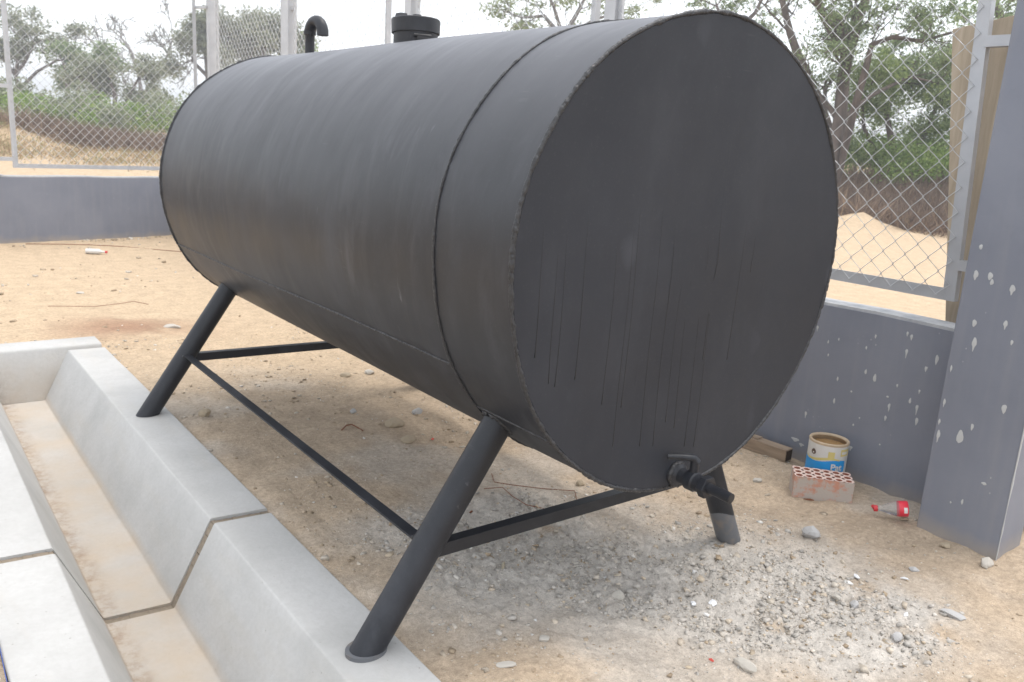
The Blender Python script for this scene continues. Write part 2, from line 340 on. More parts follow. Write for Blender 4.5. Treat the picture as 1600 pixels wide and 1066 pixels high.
gx, gy = V[:, 0], V[:, 1]; dd = np.hypot(gx - CAM[0], gy - CAM[1])
tan = np.array([.485, .382, .278]); brown = np.array([.415, .325, .235]); grey = np.array([.535, .495, .445]); pale = np.array([.53, .405, .275]); red = np.array([.33, .20, .13]); dry = np.array([.42, .31, .19])
c = np.tile(tan, (len(V), 1))
def lerp(c, k, q): return c * (1 - q[:, None]) + k * q[:, None]
c = lerp(c, brown, sstep(-.2, .25, fbm(gx, gy, 1.1, 4, 60)) * .8)
c = lerp(c, grey * .95, .45 * sstep(.05, .35, fbm(gx, gy, 1.7, 4, 70)))
c = lerp(c, grey, np.clip(rubble(gx, gy) * 1.05, 0, 1) * sstep(-.5, .0, fbm(gx, gy, 6, 3, 77) + .28))
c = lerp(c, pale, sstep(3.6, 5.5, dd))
m = P(195, 518, 1); rdir = (m - CAM); q_ = CAM + rdir * (CAM[2] / -rdir[2])
c = lerp(c, red, .95 * np.exp(-(((gx - q_[0]) / .42) ** 2 + ((gy - q_[1]) / .36) ** 2)) * sstep(-.3, .1, fbm(gx, gy, 3, 4, 90)))
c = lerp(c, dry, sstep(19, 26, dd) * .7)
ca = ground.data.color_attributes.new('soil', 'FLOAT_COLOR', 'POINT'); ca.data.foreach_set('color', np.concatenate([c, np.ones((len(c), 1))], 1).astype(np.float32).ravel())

# ------------------------------------------------------------------ cast concrete channel with its kerbs
channel = tag(empty('drainage_channel', (XF_R, 1, KFZ)), 'pale cast concrete drainage channel with wide kerbs beside the tank', 'channel')
channel.location = (0, 0, 0)
def chan_profile():
    pts = [(XL_OUT, -.34), (XL_OUT, KZ), (XL_IN, KZ), (XF_L, KFZ), (XF_R, KFZ), (XK_IN, KZ), (XK_OUT, KZ), (XK_OUT, -.34)]
    out = [np.array(pts[0])]
    for i in range(1, 7):
        p0, p1, p2 = map(np.array, (pts[i - 1], pts[i], pts[i + 1])); a = (p0 - p1) / np.linalg.norm(p0 - p1); b = (p2 - p1) / np.linalg.norm(p2 - p1); r = .006
        for q in np.linspace(0, 1, 4): out.append(p1 + a * r * (1 - q) ** 2 + b * r * q ** 2)
    out.append(np.array(pts[-1])); return out
def stain_attr(o, fn):
    me = o.data; co = np.zeros(len(me.vertices) * 3, np.float32); me.vertices.foreach_get('co', co); co = co.reshape(-1, 3)
    s = fn(co); ca = me.color_attributes.new('stain', 'FLOAT_COLOR', 'POINT'); g = s * sstep(XF_L + .075, XF_L + .01, co[:, 0]) * (co[:, 0] > XF_L - .03); ca.data.foreach_set('color', np.stack([s, g, s, np.ones_like(s)], 1).astype(np.float32).ravel())
def floor_stain(co): return sstep(KFZ + .035, KFZ + .004, co[:, 2]) * .8
def subdivide_prof(pr):
    o = []
    for a, b in zip(pr[:-1], pr[1:]):
        n = max(1, int(np.linalg.norm(b - a) / .03)); o += [a + (b - a) * k / n for k in range(n)]
    return o + [pr[-1]]
def segment(y0, y1, skew, parent, capped):
    pr = subdivide_prof(chan_profile()); ny = max(2, int((y1 - y0) / .05)); V = []; m = len(pr)
    for j in range(ny + 1):
        y = y0 + (y1 - y0) * j / ny
        for (x, z) in pr:
            yy = y + skew(x) * (1 - j / ny if capped == 'far' else j / ny)
            wob = .0025 * float(vnoise(np.array(x * 7), np.array(y * 3), 3))
            V.append((x + wob, yy, z + wob))
    F = [(j * m + k, j * m + k + 1, (j + 1) * m + k + 1, (j + 1) * m + k) for j in range(ny) for k in range(m - 1)]
    F += [tuple(range(m))[::-1], tuple(ny * m + k for k in range(m))]
    F = [q[::-1] for q in F]
    o = mesh('channel_segment', V, F, MAT['concrete'], parent); stain_attr(o, floor_stain); return autosmooth(o, 50)
skew = lambda x: (x - XK_OUT) * -.075
far_seg = segment(1.192, YK_IN - .10, skew, channel, 'far')
near_seg = segment(-2.6, 1.152, skew, channel, 'near')
# closed far end
pr = chan_profile(); b = MB()
E0, E1 = YK_IN - .10, YK_OUT
xs_e = [XL_OUT, XL_IN, XF_L, XF_R, XK_IN, XK_OUT]
prof = [(E0, KFZ - .1)]; yi = YK_IN
V = []; F = []
def endpt(x, y, z): V.append((x, y, z)); return len(V) - 1
# end wall as a swept ramp between the two kerbs: inner face slightly battered
n = 14; rows = []
for (y, z, dx) in [(E0 + .002, KFZ - .12, 0), (E0 + .002, KFZ, 0), (yi - .006, KZ - .012, 0), (yi - .001, KZ - .003, 0), (yi + .008, KZ, 0), (E1 - .008, KZ, 0), (E1, KZ - .008, 0), (E1, -.34, 0)]:
    rows.append([endpt(XL_OUT + (XK_OUT - XL_OUT) * k / n, y, z) for k in range(n + 1)])
for r0, r1 in zip(rows[:-1], rows[1:]):
    for k in range(n): F.append((r0[k], r0[k + 1], r1[k + 1], r1[k]))
F.append(tuple(r[0] for r in rows)); F.append(tuple(r[-1] for r in rows)[::-1])
endw = mesh('end_wall', V, F, MAT['concrete'], channel); stain_attr(endw, lambda co: sstep(KFZ + .06, KFZ, co[:, 2]) * .7); autosmooth(endw, 50)
# dirt-packed expansion joint, sunk between the two castings
b = MB(); pts = [(XL_OUT, KZ), (XL_IN, KZ), (XF_L, KFZ), (XF_R, KFZ), (XK_IN, KZ), (XK_OUT, KZ)]
simple('joint_dirt', (.24, .195, .145), .95, 0, .35, 80, .5)
for (xa, za), (xb, zb) in zip(pts[:-1], pts[1:]):
    n = 14
    for k in range(n):
        p0 = np.array([xa + (xb - xa) * k / n, za + (zb - za) * k / n]); p1 = np.array([xa + (xb - xa) * (k + 1) / n, za + (zb - za) * (k + 1) / n])
        d0 = .007 + .004 * random.random(); y0 = 1.150 + skew(p0[0]); y1 = 1.150 + skew(p1[0])
        b.add([(p0[0], y0, p0[1] - d0), (p1[0], y1, p1[1] - d0), (p1[0], y1 + .04, p1[1] - d0), (p0[0], y0 + .04, p0[1] - d0),
               (p0[0], y0, p0[1] - .05), (p1[0], y1, p1[1] - .05), (p1[0], y1 + .04, p1[1] - .05), (p0[0], y0 + .04, p0[1] - .05)],
              [(0, 1, 2, 3), (7, 6, 5, 4), (0, 4, 5, 1), (3, 2, 6, 7)])
b.build('joint_filler', MAT['joint_dirt'], channel)
# blue setting-out string lying along the kerb
simple('blue_string', (.05, .10, .36), .7)
b = MB(); b.tube([(XL_OUT - .004 + .004 * math.sin(i), y, KZ + .003) for i, y in enumerate(np.linspace(-1.2, .80, 14))], .0010, 6)
tag(b.build('string', MAT['blue_string']), 'thin blue string lying along the outer kerb edge', 'string')

# ------------------------------------------------------------------ low boundary walls and pillar
WX0, WX1, WZ = 1.580, 1.700, .740
def wall_mesh(name, A, B, th, top, label, parent=None):
    A = np.array(A, float); B = np.array(B, float); d = (B - A) / np.linalg.norm(B - A); nrm = np.array([-d[1], d[0]])
    e = empty(name, (0, 0, 0)); tag(e, label, 'wall')
    b = MB(); n = int(np.linalg.norm(B - A) / .25); V = []
    for i in range(n + 1):
        q = A + (B - A) * i / n
        for (o, z) in [(0, -.3), (0, top), (th, top), (th, -.3)]: V.append((*(q + nrm * o), z + (.004 * math.sin(i * 1.7) if z > 0 else 0)))
    F = [(i * 4 + k, (i + 1) * 4 + k, (i + 1) * 4 + k + 1, i * 4 + k + 1) for i in range(n) for k in range(3)]
    F += [(0, 1, 2, 3), tuple(n * 4 + k for k in (3, 2, 1, 0))]
    b.add(V, F); b.build('wall_face', MAT['wall'], e)
    b = MB(); V = []
    for i in range(n + 1):
        q = A + (B - A) * i / n; w_ = .0015 * math.sin(i * 2.3)
        for (o, z) in [(.002 + w_, top - .006), (.004 + w_, top + .012), (th - .004, top + .014), (th - .002, top - .006)]: V.append((*(q + nrm * o), z + .004 * math.sin(i * 1.7)))
    F = [(i * 4 + k, (i + 1) * 4 + k, (i + 1) * 4 + k + 1, i * 4 + k + 1) for i in range(n) for k in range(3)] + [(0, 1, 2, 3), tuple(n * 4 + k for k in (3, 2, 1, 0))]
    b.add(V, F); b.build('coping', MAT['wall_cap'], e)
    return e
wall_r = wall_mesh('boundary_wall', (WX0, 9.06), (WX0, -.17), .12, WZ, 'low slate grey wall with white paint splashes behind the tank, right')
FA = np.array([-.664, 8.512]); FD = np.array([1, .2226]); FD = FD / np.linalg.norm(FD); FN = np.array([-FD[1], FD[0]])
def farp(s, off=0.0): return FA + FD * s + FN * off
s_end = (WX1 - FA[0]) / FD[0]
wall_f = wall_mesh('boundary_wall', farp(-7), farp(s_end), .12, .683, 'plain slate grey wall across the far end of the yard, left')
PX0, PX1, PY0, PY1 = 1.372, 1.575, -.352, -.062
b = MB(); b.box(((PX0 + PX1) / 2, (PY0 + PY1) / 2, 1.55), (PX1 - PX0, PY1 - PY0, 3.7), bev=.006)
pillar = empty('gate_pillar', (0, 0, 0)); tag(pillar, 'tall slate grey pillar with white paint splashes at the right edge', 'pillar')
b.build('shaft', MAT['wall'], pillar)
b = MB(); q = [(PX0 - .0015, PY0 - .0015, z) for z in np.linspace(-.01, 2.6, 60)]
b.tube([(x + .0015 * random.random(), y, z) for x, y, z in q], [.0028 * random.choice([.4, .8, 1, 1.3]) for _ in q], 5); b.build('chipped_edge', MAT['splash'], pillar)
def splash(x, y, z, w_, h_, parent):
    n = 18; w_ *= .66; h_ *= .72; tail = random.choice([1, 1, 1, 1.35, 1.8]); V = [(x - .0022, y, z)]; F = []; ph = random.random() * 6
    for k in range(n):
        a = 2 * math.pi * k / n; r = 1 + .10 * math.sin(3 * a + ph) + .05 * random.uniform(-1, 1)
        zz = math.sin(a) * h_ / 2 * r
        if math.sin(a) < -.9: zz *= random.uniform(1.0, 1.25) * tail
        V.append((x - .0012, y + math.cos(a) * w_ / 2 * r, z + zz))
    for k in range(n): F.append((0, 1 + k, 1 + (k + 1) % n)[::-1])
    mesh('paint_splash', V, F, MAT['splash'], parent)
def hit(px, py, x):                       # where a photo pixel meets the plane X = x
    d = P(px, py, 1) - CAM; return CAM + d * ((x - CAM[0]) / d[0])
for (a, c_, w_, h_) in [(785, 12, 12, 18), (769, 100, 16, 30), (815, 105, 17, 26), (820, 125, 12, 22), (886, 146, 18, 26), (764, 256, 15, 26), (864, 258, 14, 22), (764, 318, 16, 36), (884, 318, 9, 18), (690, 400, 7, 22), (668, 508, 9, 24), (859, 530, 16, 32), (652, 570, 8, 18), (649, 612, 13, 34), (718, 620, 24, 50), (757, 588, 10, 24), (795, 770, 18, 10), (725, 828, 8, 20), (688, 830, 6, 8)]:
    h3 = hit(1150 + a / 2.05, 380 + c_ / 2.05, PX0); k = 1 / 2.05 * 3.5 / FPX
    splash(PX0, h3[1], h3[2], w_ * k * 1.15, h_ * k, pillar)
for (a, c_, w_, h_) in [(262, 270, 8, 16), (296, 316, 5, 14), (330, 308, 5, 12), (296, 358, 5, 12), (448, 298, 6, 14), (418, 335, 6, 14), (550, 290, 7, 18), (563, 300, 9, 20), (547, 348, 9, 22), (644, 372, 11, 34), (609, 402, 9, 18), (416, 412, 8, 20), (445, 432, 12, 32), (326, 434, 7, 16), (517, 456, 6, 12), (315, 505, 8, 22), (491, 522, 9, 22), (558, 505, 8, 22), (580, 528, 9, 26), (479, 560, 8, 20), (579, 570, 10, 28), (224, 546, 9, 20), (376, 582, 6, 10), (396, 560, 5, 8), (367, 654, 16, 14), (370, 475, 7, 7), (486, 492, 9, 8), (588, 474, 6, 12), (461, 645, 6, 7), (190, 628, 34, 14), (210, 645, 22, 10)]:
    h3 = hit(1150 + a / 2.05, 380 + c_ / 2.05, WX0); k = 1 / 2.05 * 3.8 / FPX
    splash(WX0, h3[1], h3[2], w_ * k * 1.3, h_ * k, wall_r)

# ------------------------------------------------------------------ chain-link fence panels
HD = .047
def panel(name, A, B, z0, z1, label, group, members=.04, wr=.0023, thick=.03):
    """A, B plan points of the frame's outer edges; one framed chain-link panel"""
    A = np.array(A, float); B = np.array(B, float); L = np.linalg.norm(B - A); d = (B - A) / L; nrm = np.array([-d[1], d[0]])
    e = empty(name, (0, 0, 0)); tag(e, label, 'fence', group)
    R = Matrix(((d[0], nrm[0], 0), (d[1], nrm[1], 0), (0, 0, 1)))
    def pt(s, z, o=0): return (*(A + d * s + nrm * o), z)
    # angle-iron frame: a flat facing leg and a leg behind it
    for (s0, s1, za, zb, nm, horiz) in [(0, members, z0, z1, 'frame_upright', 0), (L - members, L, z0, z1, 'frame_upright', 0), (members, L - members, z0, z0 + members, 'frame_rail', 1), (members, L - members, z1 - members, z1, 'frame_rail', 1)]:
        b = MB()
        if horiz:
            b.box(pt((s0 + s1) / 2, (za + zb) / 2, .000), (s1 - s0 - .001, .004, zb - za), R)
            b.box(pt((s0 + s1) / 2, za + .002 if za == z0 else zb - .002, .002 + thick / 2), (s1 - s0 - .001, thick, .004), R)
        else:
            b.box(pt((s0 + s1) / 2, (za + zb) / 2, .000), (s1 - s0, .004, zb - za), R)
            b.box(pt(s0 + .002 if s0 == 0 else s1 - .002, (za + zb) / 2, .002 + thick / 2), (.004, thick, zb - za), R)
        b.build(nm, MAT['galv'], e)
    # woven wire
    V = []; F = []; base = 0; nz = int((z1 - z0 - .03) / HD); k = 4
    za = z0 + .016; cols = int((L - .012) / HD); s00 = .006 + ((L - .012) - cols * HD) / 2
    for cidx in range(cols):
        sx = s00 + cidx * HD; ring = []
        for i in range(nz + 1):
            hi = (i + cidx) % 2
            s_ = sx + (HD * 1.04 if hi else -HD * .04) + random.uniform(-.0012, .0012); zz = za + i * HD
            ring.append(np.array([s_, .0022 * (1 if hi else -1), zz]))
            if i < nz:
                s2 = sx + HD * .5 + random.uniform(-.0012, .0012); ring.append(np.array([s2, 0, zz + HD / 2]))
        for q in ring:
            q3 = np.array(pt(q[0], q[2], -.008 + q[1])); sd_ = np.array([d[0], d[1], 0]) * wr * 1.25; od = np.array([nrm[0], nrm[1], 0]) * wr
            up_ = np.array([0, 0, wr * .0])
            V += [q3 + sd_, q3 + od, q3 - sd_, q3 - od]
        m = len(ring)
        for i in range(m - 1):
            for a in range(4): F.append((base + i * 4 + a, base + i * 4 + (a + 1) % 4, base + (i + 1) * 4 + (a + 1) % 4, base + (i + 1) * 4 + a))
        base += m * 4
    o = bulk('wire_mesh', np.array(V), np.array(F), MAT['wire'], e); o['kind'] = 'stuff'
    return e
def post(name, x, y, w_, d_, z0, z1, label, group, rot=0, brackets=()):
    e = empty(name, (x, y, z0)); e.rotation_euler[2] = rot; tag(e, label, 'post', group)
    b = MB(); b.box((0, 0, (z1 - z0) / 2), (w_, d_, z1 - z0), bev=.003); b.build('upright', MAT['galv'], e)
    b = MB(); b.box((0, 0, .004), (w_ + .05, d_ + .06, .008)); b.build('base_plate', MAT['galv'], e)
    for (yy, ln, zz) in brackets:
        b = MB(); b.box((0, yy, zz - z0), (.03, ln, .038)); b.build('bracket', MAT['galv'], e)
    return e
FXP = 1.660; FZ0, FZ1 = .842, 2.75; G1 = 'framed chain-link panels along the yard walls'; G2 = 'galvanised posts between the chain-link panels'
# plane along the right wall; y decreasing so that the outward normal faces +x
panel('chain_link_fence', (FXP, 2.06), (FXP, .080), FZ0, FZ1, 'framed chain-link panel at right, next to the splashed pillar', G1, members=.048, wr=.0017)
panel('chain_link_fence', (FXP, 4.27), (FXP, 2.30), FZ0, FZ1, 'framed chain-link panel above the tank, right of the filler cap', G1)
panel('chain_link_fence', (FXP, 6.53), (FXP, 4.70), FZ0, FZ1, 'framed chain-link panel above the tank, between vent pipe and filler cap', G1)
panel('chain_link_fence', (FXP, 8.74), (FXP, 6.80), FZ0, FZ1, 'framed chain-link panel left of the vent pipe, seen edge-on beside the corner post', G1)
post('fence_post', FXP + .012, 2.165, .07, .085, WZ + .016, 2.85, 'galvanised fence post showing above the tank near its front weld seam', G2, 0, [(-.075, .062, 2.25), (.088, .085, 2.25), (-.075, .062, 1.3), (.088, .085, 1.3)])
post('fence_post', FXP + .012, 4.36, .07, .095, WZ + .016, 2.85, 'galvanised fence post rising right behind the filler cap', G2, 0, [(-.07, .04, 2.45), (.195, .29, 2.45), (-.07, .04, 1.3), (.195, .29, 1.3)])
post('fence_post', FXP + .012, 6.665, .09, .16, WZ + .016, 2.85, 'wide galvanised fence post left of the vent pipe', G2, 0, [(-.105, .05, 2.45), (.105, .05, 2.45), (-.105, .05, 1.3), (.105, .05, 1.3)])
CORN = (FXP, 8.90)
post('fence_post', CORN[0], CORN[1], .09, .09, WZ + .016, 2.95, 'galvanised corner post where the far fence meets the side fence', G2, 0)
def fhit(px, py, off):
    d = P(px, py, 1) - CAM; n3 = np.array([FN[0], FN[1], 0]); a = np.array([*(FA + FN * off), 0]); tt = ((a - CAM) @ n3) / (d @ n3); return CAM + d * tt
OFF = .06; pa = fhit(22, 262, OFF); pb = fhit(308, 120, OFF); sa = (pa[:2] - FA) @ FD; sb = (pb[:2] - FA) @ FD
far_panel = panel('chain_link_fence', farp(sa, OFF), farp(sb, OFF), .772, 2.75, 'framed chain-link panel standing on the far wall, left', G1, members=.042)
ang = math.atan2(FD[1], FD[0])
panel('chain_link_fence', farp(sa - 2.5, OFF), farp(sa - .42, OFF), .772, 2.75, 'framed chain-link panel on the far wall, cut off by the left photo edge', G1, members=.042)
q = farp(sa - .21, OFF); post('fence_post', q[0], q[1], .09, .09, .70, 2.85, 'galvanised fence post just outside the left photo edge', G2, ang - math.pi / 2, [(-.125, .165, .86), (.125, .165, .86), (-.125, .165, 1.58), (.125, .165, 1.58)])
# flat bars tying the far panel to the corner post
for zz in (1.66, 2.64):
    b = MB(); q0 = farp(sb, OFF + .01); b.tube([(q0[0], q0[1], zz), (CORN[0] - .045, CORN[1], zz)], .022, 4); b.build('tie_bar', MAT['galv'], far_panel)
# brackets of the right-hand panel, let into the pillar
pr_panel = bpy.data.objects['chain_link_fence']
for ch in pr_panel.children:             # this frame is racked a little out of square
    for q in ch.data.vertices: q.co.y += .062 * (q.co.z - FZ0)
for zz, nm in ((.985, 'bracket'), (1.815, 'bracket')):
    b = MB(); b.box((FXP + .012, .012 + .031 * (zz - FZ0), zz), (.036, .15 + .062 * (zz - FZ0), .040)); b.build(nm, MAT['galv'], pr_panel)

# gate hinge and pipe at the pillar's right side
gp = empty('gate_leaf', (0, 0, 0)); tag(gp, 'grey steel gate pipe with black hinge at the right edge beside the pillar', 'gate')
simple('gate_paint', (.20, .205, .23), .45); simple('hinge_black', (.02, .02, .022), .5)
b = MB(); b.tube([(1.655, -.285, -.02), (1.655, -.285, 2.3)], .036, 20); autosmooth(b.build('gate_pipe', MAT['gate_paint'], gp))
b = MB(); b.tube([(1.602, -.300, .30), (1.602, -.300, .42)], .016, 14); b.box((1.600, -.300, .36), (.046, .03, .04)); autosmooth(b.build('hinge', MAT['hinge_black'], gp))
# timber formwork standing behind the wall
fw = empty('formwork', (0, 0, 0)); tag(fw, 'raw timber formwork board standing behind the wall beside the pillar', 'board')
Rb = Matrix.Rotation(math.radians(-9.0), 3, 'X')
b = MB(); b.box(Rb @ Vector((0, 0, 1.0)) + Vector((1.80, -.165, -.06)), (.045, .38, 2.0), Rb, bev=.003); b.build('board', MAT['timber'], fw)
b = MB(); b.box(Rb @ Vector((0, 0, .97)) + Vector((1.862, -.20, -.06)), (.07, .07, 1.96), Rb, bev=.003); b.build('batten', MAT['timber'], fw)

# ------------------------------------------------------------------ the tank
R0 = .612; ZA = 1.0628; LT = 2.676; SE = .3107
tank = empty('storage_tank', (0, 0, 0)); tag(tank, 'large matt black welded steel cylinder tank lying on four splayed legs', 'tank')
def rad(a, y):                            # rolled plate is never quite round
    return R0 + .0022 * math.sin(3 * a + 1.1 * y) + .0018 * math.sin(5 * a - 2.3 * y + 1) + .0012 * math.sin(9 * a + 4 * y)
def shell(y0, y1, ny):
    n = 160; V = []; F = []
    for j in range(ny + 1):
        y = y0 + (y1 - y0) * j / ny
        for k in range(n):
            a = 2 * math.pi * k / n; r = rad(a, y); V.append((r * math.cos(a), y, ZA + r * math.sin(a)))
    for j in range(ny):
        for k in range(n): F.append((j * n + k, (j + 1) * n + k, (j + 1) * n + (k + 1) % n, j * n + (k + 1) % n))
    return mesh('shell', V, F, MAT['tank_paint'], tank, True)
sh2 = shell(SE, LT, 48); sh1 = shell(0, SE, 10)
def bead(name, fn, n, r, parent, jit=.35):
    b = MB(); pts = []; rr = []
    for k in range(n + 1):
        pts.append(np.array(fn(k / n)) + rng.normal(0, r * .07, 3)); rr.append(r * (1.0 + .6 * float(vnoise(np.array(k * .21), np.array(r * 999.), 5)) + .4 * float(vnoise(np.array(k * .73), np.array(3.), 8)) + .2 * (random.random() - .5)))
    b.tube(pts, rr, 8); return b.build(name, MAT['weld'], parent, True)
def ring(y, off): return lambda u: (lambda a: ((rad(a, y) + off) * math.cos(a), y + .0012 * math.sin(a * 7), ZA + (rad(a, y) + off) * math.sin(a)))(2 * math.pi * u + .3)
for (yc, sg) in ((0.0, -1), (LT, 1)):
    n = 160; V = [(0, yc + sg * .004, ZA)]; F = []; rings = [.25, .5, .75, .9, .992]
    for q in rings:
        for k in range(n):
            a = 2 * math.pi * k / n; r = rad(a, yc) * q
            V.append((r * math.cos(a), yc + sg * (.004 + .004 * (1 - q * q) * math.sin(2 * a + 1)), ZA + r * math.sin(a)))
    for k in range(n): F.append((0, 1 + k, 1 + (k + 1) % n) if sg < 0 else (0, 1 + (k + 1) % n, 1 + k))
    for i in range(len(rings) - 1):
        for k in range(n):
            q = (1 + i * n + k, 1 + (i + 1) * n + k, 1 + (i + 1) * n + (k + 1) % n, 1 + i * n + (k + 1) % n); F.append(q if sg < 0 else q[::-1])
    o0 = len(V); e0 = 1 + (len(rings) - 1) * n      # rim turned back to the shell
    for k in range(n): a = 2 * math.pi * k / n; V.append((rad(a, yc) * math.cos(a), yc, ZA + rad(a, yc) * math.sin(a)))
    for k in range(n):
        q = (e0 + k, o0 + k, o0 + (k + 1) % n, e0 + (k + 1) % n); F.append(q if sg < 0 else q[::-1])
    cap = autosmooth(mesh('end_plate', V, F, MAT['end_paint'], tank), 12)
    bead('weld_bead', ring(yc + sg * .002, .0005), 760, .0056, cap)
bead('weld_bead', ring(SE, .001), 640, .0040, sh1)
A_ = math.radians(208)
bead('weld_bead', lambda u: (rad(A_, SE + u * (LT - SE)) * math.cos(A_), SE + u * (LT - SE), ZA + (rad(A_, SE + u * (LT - SE)) + .000) * math.sin(A_)), 420, .0046, sh2)
A2_ = math.radians(222)
bead('weld_bead', lambda u: (rad(A2_, u * SE) * math.cos(A2_), u * SE, ZA + rad(A2_, u * SE) * math.sin(A2_)), 60, .0042, sh1)
# runs of thick paint down the near end plate
t = NT('paint_run'); t.col((.010, .0105, .012)); t.set(Roughness=.3); MAT['paint_run'] = t.m
near_plate = [o for o in tank.children if o.name.startswith('end_plate')][0]
for (x0, y0, x1, y1) in [(130, 140, 95, 690), (190, 250, 150, 800), (225, 170, 180, 810), (325, 90, 262, 780), (440, 230, 375, 885), (535, 150, 420, 1060), (545, 60, 455, 900), (650, 70, 530, 1060), (700, 130, 585, 1060), (720, 380, 640, 960), (770, 350, 675, 985), (790, 160, 720, 1060), (880, 60, 800, 700), (960, 130, 900, 700), (1000, 180, 990, 335), (860, 380, 760, 1060)]:
    e_ = []
    for (a, c_) in ((x0, y0), (x1, y1)):
        d = P(800 + a / 2.665, 300 + c_ / 2.665, 1) - CAM; e_.append(CAM + d * ((-.0045 - CAM[1]) / d[1]))
    xb = e_[1][0]; n = 22; b = MB(); pts = []; rr = []
    for k in range(n + 1):
        u = k / n; pts.append((xb + .0026 * math.sin(u * 4 + x0) + .006 * (u - .5) * math.sin(x0), -.0085 + .0045 * 0, e_[0][2] + (e_[1][2] - e_[0][2]) * u)); rr.append((.00018 + .00045 * min(1, u * 1.3) + .0007 * max(0, (u - .93) / .07)) * (1 + .15 * math.sin(k * 2.3 + y0)))
    pts = [(x, -(.0040 + .004 * (1 - min(1, (x * x + (z - ZA) ** 2) / R0 ** 2)) * math.sin(2 * math.atan2(z - ZA, x) + 1)), z) for (x, y, z) in pts]
    b.tube(pts, rr, 6); b.build('paint_run', MAT['paint_run'], near_plate, True)
# legs: heavy pipe, cut flat at the foot
def leg(foot, top, r, painted_to, plate):
    foot = np.array(foot); top = np.array(top); d = top - foot; L = np.linalg.norm(d); d /= L
    e1 = np.cross(d, [0, 1, 0]); e1 /= np.linalg.norm(e1); e2 = np.cross(d, e1); n = 28
    def ringz(s): return [foot + d * s + (e1 * math.cos(2 * math.pi * k / n) + e2 * math.sin(2 * math.pi * k / n)) * r for k in range(n)]
    def flat(q): return q - d * ((q[2] - foot[2]) / d[2])
    rows = [[flat(q) for q in ringz(0)]] + [ringz(s) for s in np.linspace(painted_to, L, 6)]
    rows.insert(1, [flat(q) + d * (painted_to * .78) * (1 + .08 * math.sin(k * .449)) for k, q in enumerate(ringz(0))] if painted_to > .08 else [flat(q) + d * .012 for q in ringz(0)])
    V = [q for rw in rows for q in rw]; m = len(rows)
    F = [(i * n + k, i * n + (k + 1) % n, (i + 1) * n + (k + 1) % n, (i + 1) * n + k) for i in range(m - 1) for k in range(n)]
    F.append(tuple(range(n))[::-1])
    o = mesh('leg', V, F, MAT['pipe_paint'], tank, False); o.data.materials.append(MAT['primer'])
    for i, p_ in enumerate(o.data.polygons):
        if i < n and painted_to > .08: p_.material_index = 1
    autosmooth(o, 50)
    if plate:
        b = MB(); V = [flat(foot + d * .0 + (e1 * math.cos(2 * math.pi * k / 40) + e2 * math.sin(2 * math.pi * k / 40)) * (r * 1.10)) for k in range(40)]
        V2 = [q + np.array([0, 0, .010]) for q in V]; V = [q - np.array([0, 0, .004]) for q in V]
        b.add(V + V2, [(k, (k + 1) % 40, 40 + (k + 1) % 40, 40 + k) for k in range(40)] + [tuple(range(40, 80))]); b.build('foot_plate', MAT['primer'], o)
    return o, foot, d, L, r
def leg_weld(info, seed):
    o, foot, d, L, r = info; e1 = np.cross(d, [0, 1, 0]); e1 /= np.linalg.norm(e1); e2 = np.cross(d, e1); pts = []
    for k in range(49):
        a = 2 * math.pi * k / 48; c0 = foot + (e1 * math.cos(a) + e2 * math.sin(a)) * (r + .002); s = L * .4
        while s < L + .3 and math.hypot((c0 + d * s)[0], (c0 + d * s)[2] - ZA) > R0 - .001: s += .002
        pts.append(c0 + d * s + rng.normal(0, .0012, 3))
    b = MB(); b.tube(pts, [.0075 * (1 + .3 * math.sin(k * 2.1 + seed)) for k in range(49)], 7, cap=False); b.build('weld_bead', MAT['weld'], o, True)
YN, YF = .275, 2.362
LEG = {}
for nm, foot, top, pt_, plate in [('NL', (-.787, YN, KZ + .001), (-.350, YN, .700), .10, True), ('NR', (.684, YN, -.02), (.350, YN, .62), .20, False), ('FL', (-.785, YF, KZ + .001), (-.350, YF, .700), .02, False), ('FR', (.690, YF, -.02), (.350, YF, .62), .17, False)]:
    if nm == 'NL': pt_ = .02
    LEG[nm] = leg(foot, top, .0415, pt_, plate); leg_weld(LEG[nm], len(nm))
def on_leg(nm, z): _, f_, d_, L_, r_ = LEG[nm]; return f_ + d_ * ((z - f_[2]) / d_[2])
def brace(name, a, b_, w_, h_):
    a = np.array(a); b_ = np.array(b_); d = (b_ - a); L = np.linalg.norm(d); d /= L; z = np.array([0, 0, 1.0]); x = np.cross(d, z); x /= np.linalg.norm(x); z = np.cross(x, d)
    Rm = Matrix(((x[0], d[0], z[0]), (x[1], d[1], z[1]), (x[2], d[2], z[2]))); m = MB()
    # angle section: two legs of 4 mm plate
    m.box((a + b_) / 2 + z * (h_ / 2 - .002) , (w_, L, .004), Rm, .0008); m.box((a + b_) / 2 - x * (w_ / 2 - .002) - z * .002, (.004, L, h_ - .004), Rm, .0008)
    return m.build(name, MAT['pipe_paint'], tank)
zb = .292
for s in ('N', 'F'):
    p0 = on_leg(s + 'L', zb if s == 'N' else .302) ; p1 = on_leg(s + 'R', zb if s == 'N' else .285)
    brace('cross_brace', p1 - np.array([.03, 0, 0]), p0 + np.array([.03, 0, 0]), .034, .036)
for s in ('L', 'R'):
    p0 = on_leg('N' + s, .300) + np.array([0, .036, 0]); p1 = on_leg('F' + s, .305) - np.array([0, .036, 0])
    brace('side_brace', p1, p0, .034, .036)
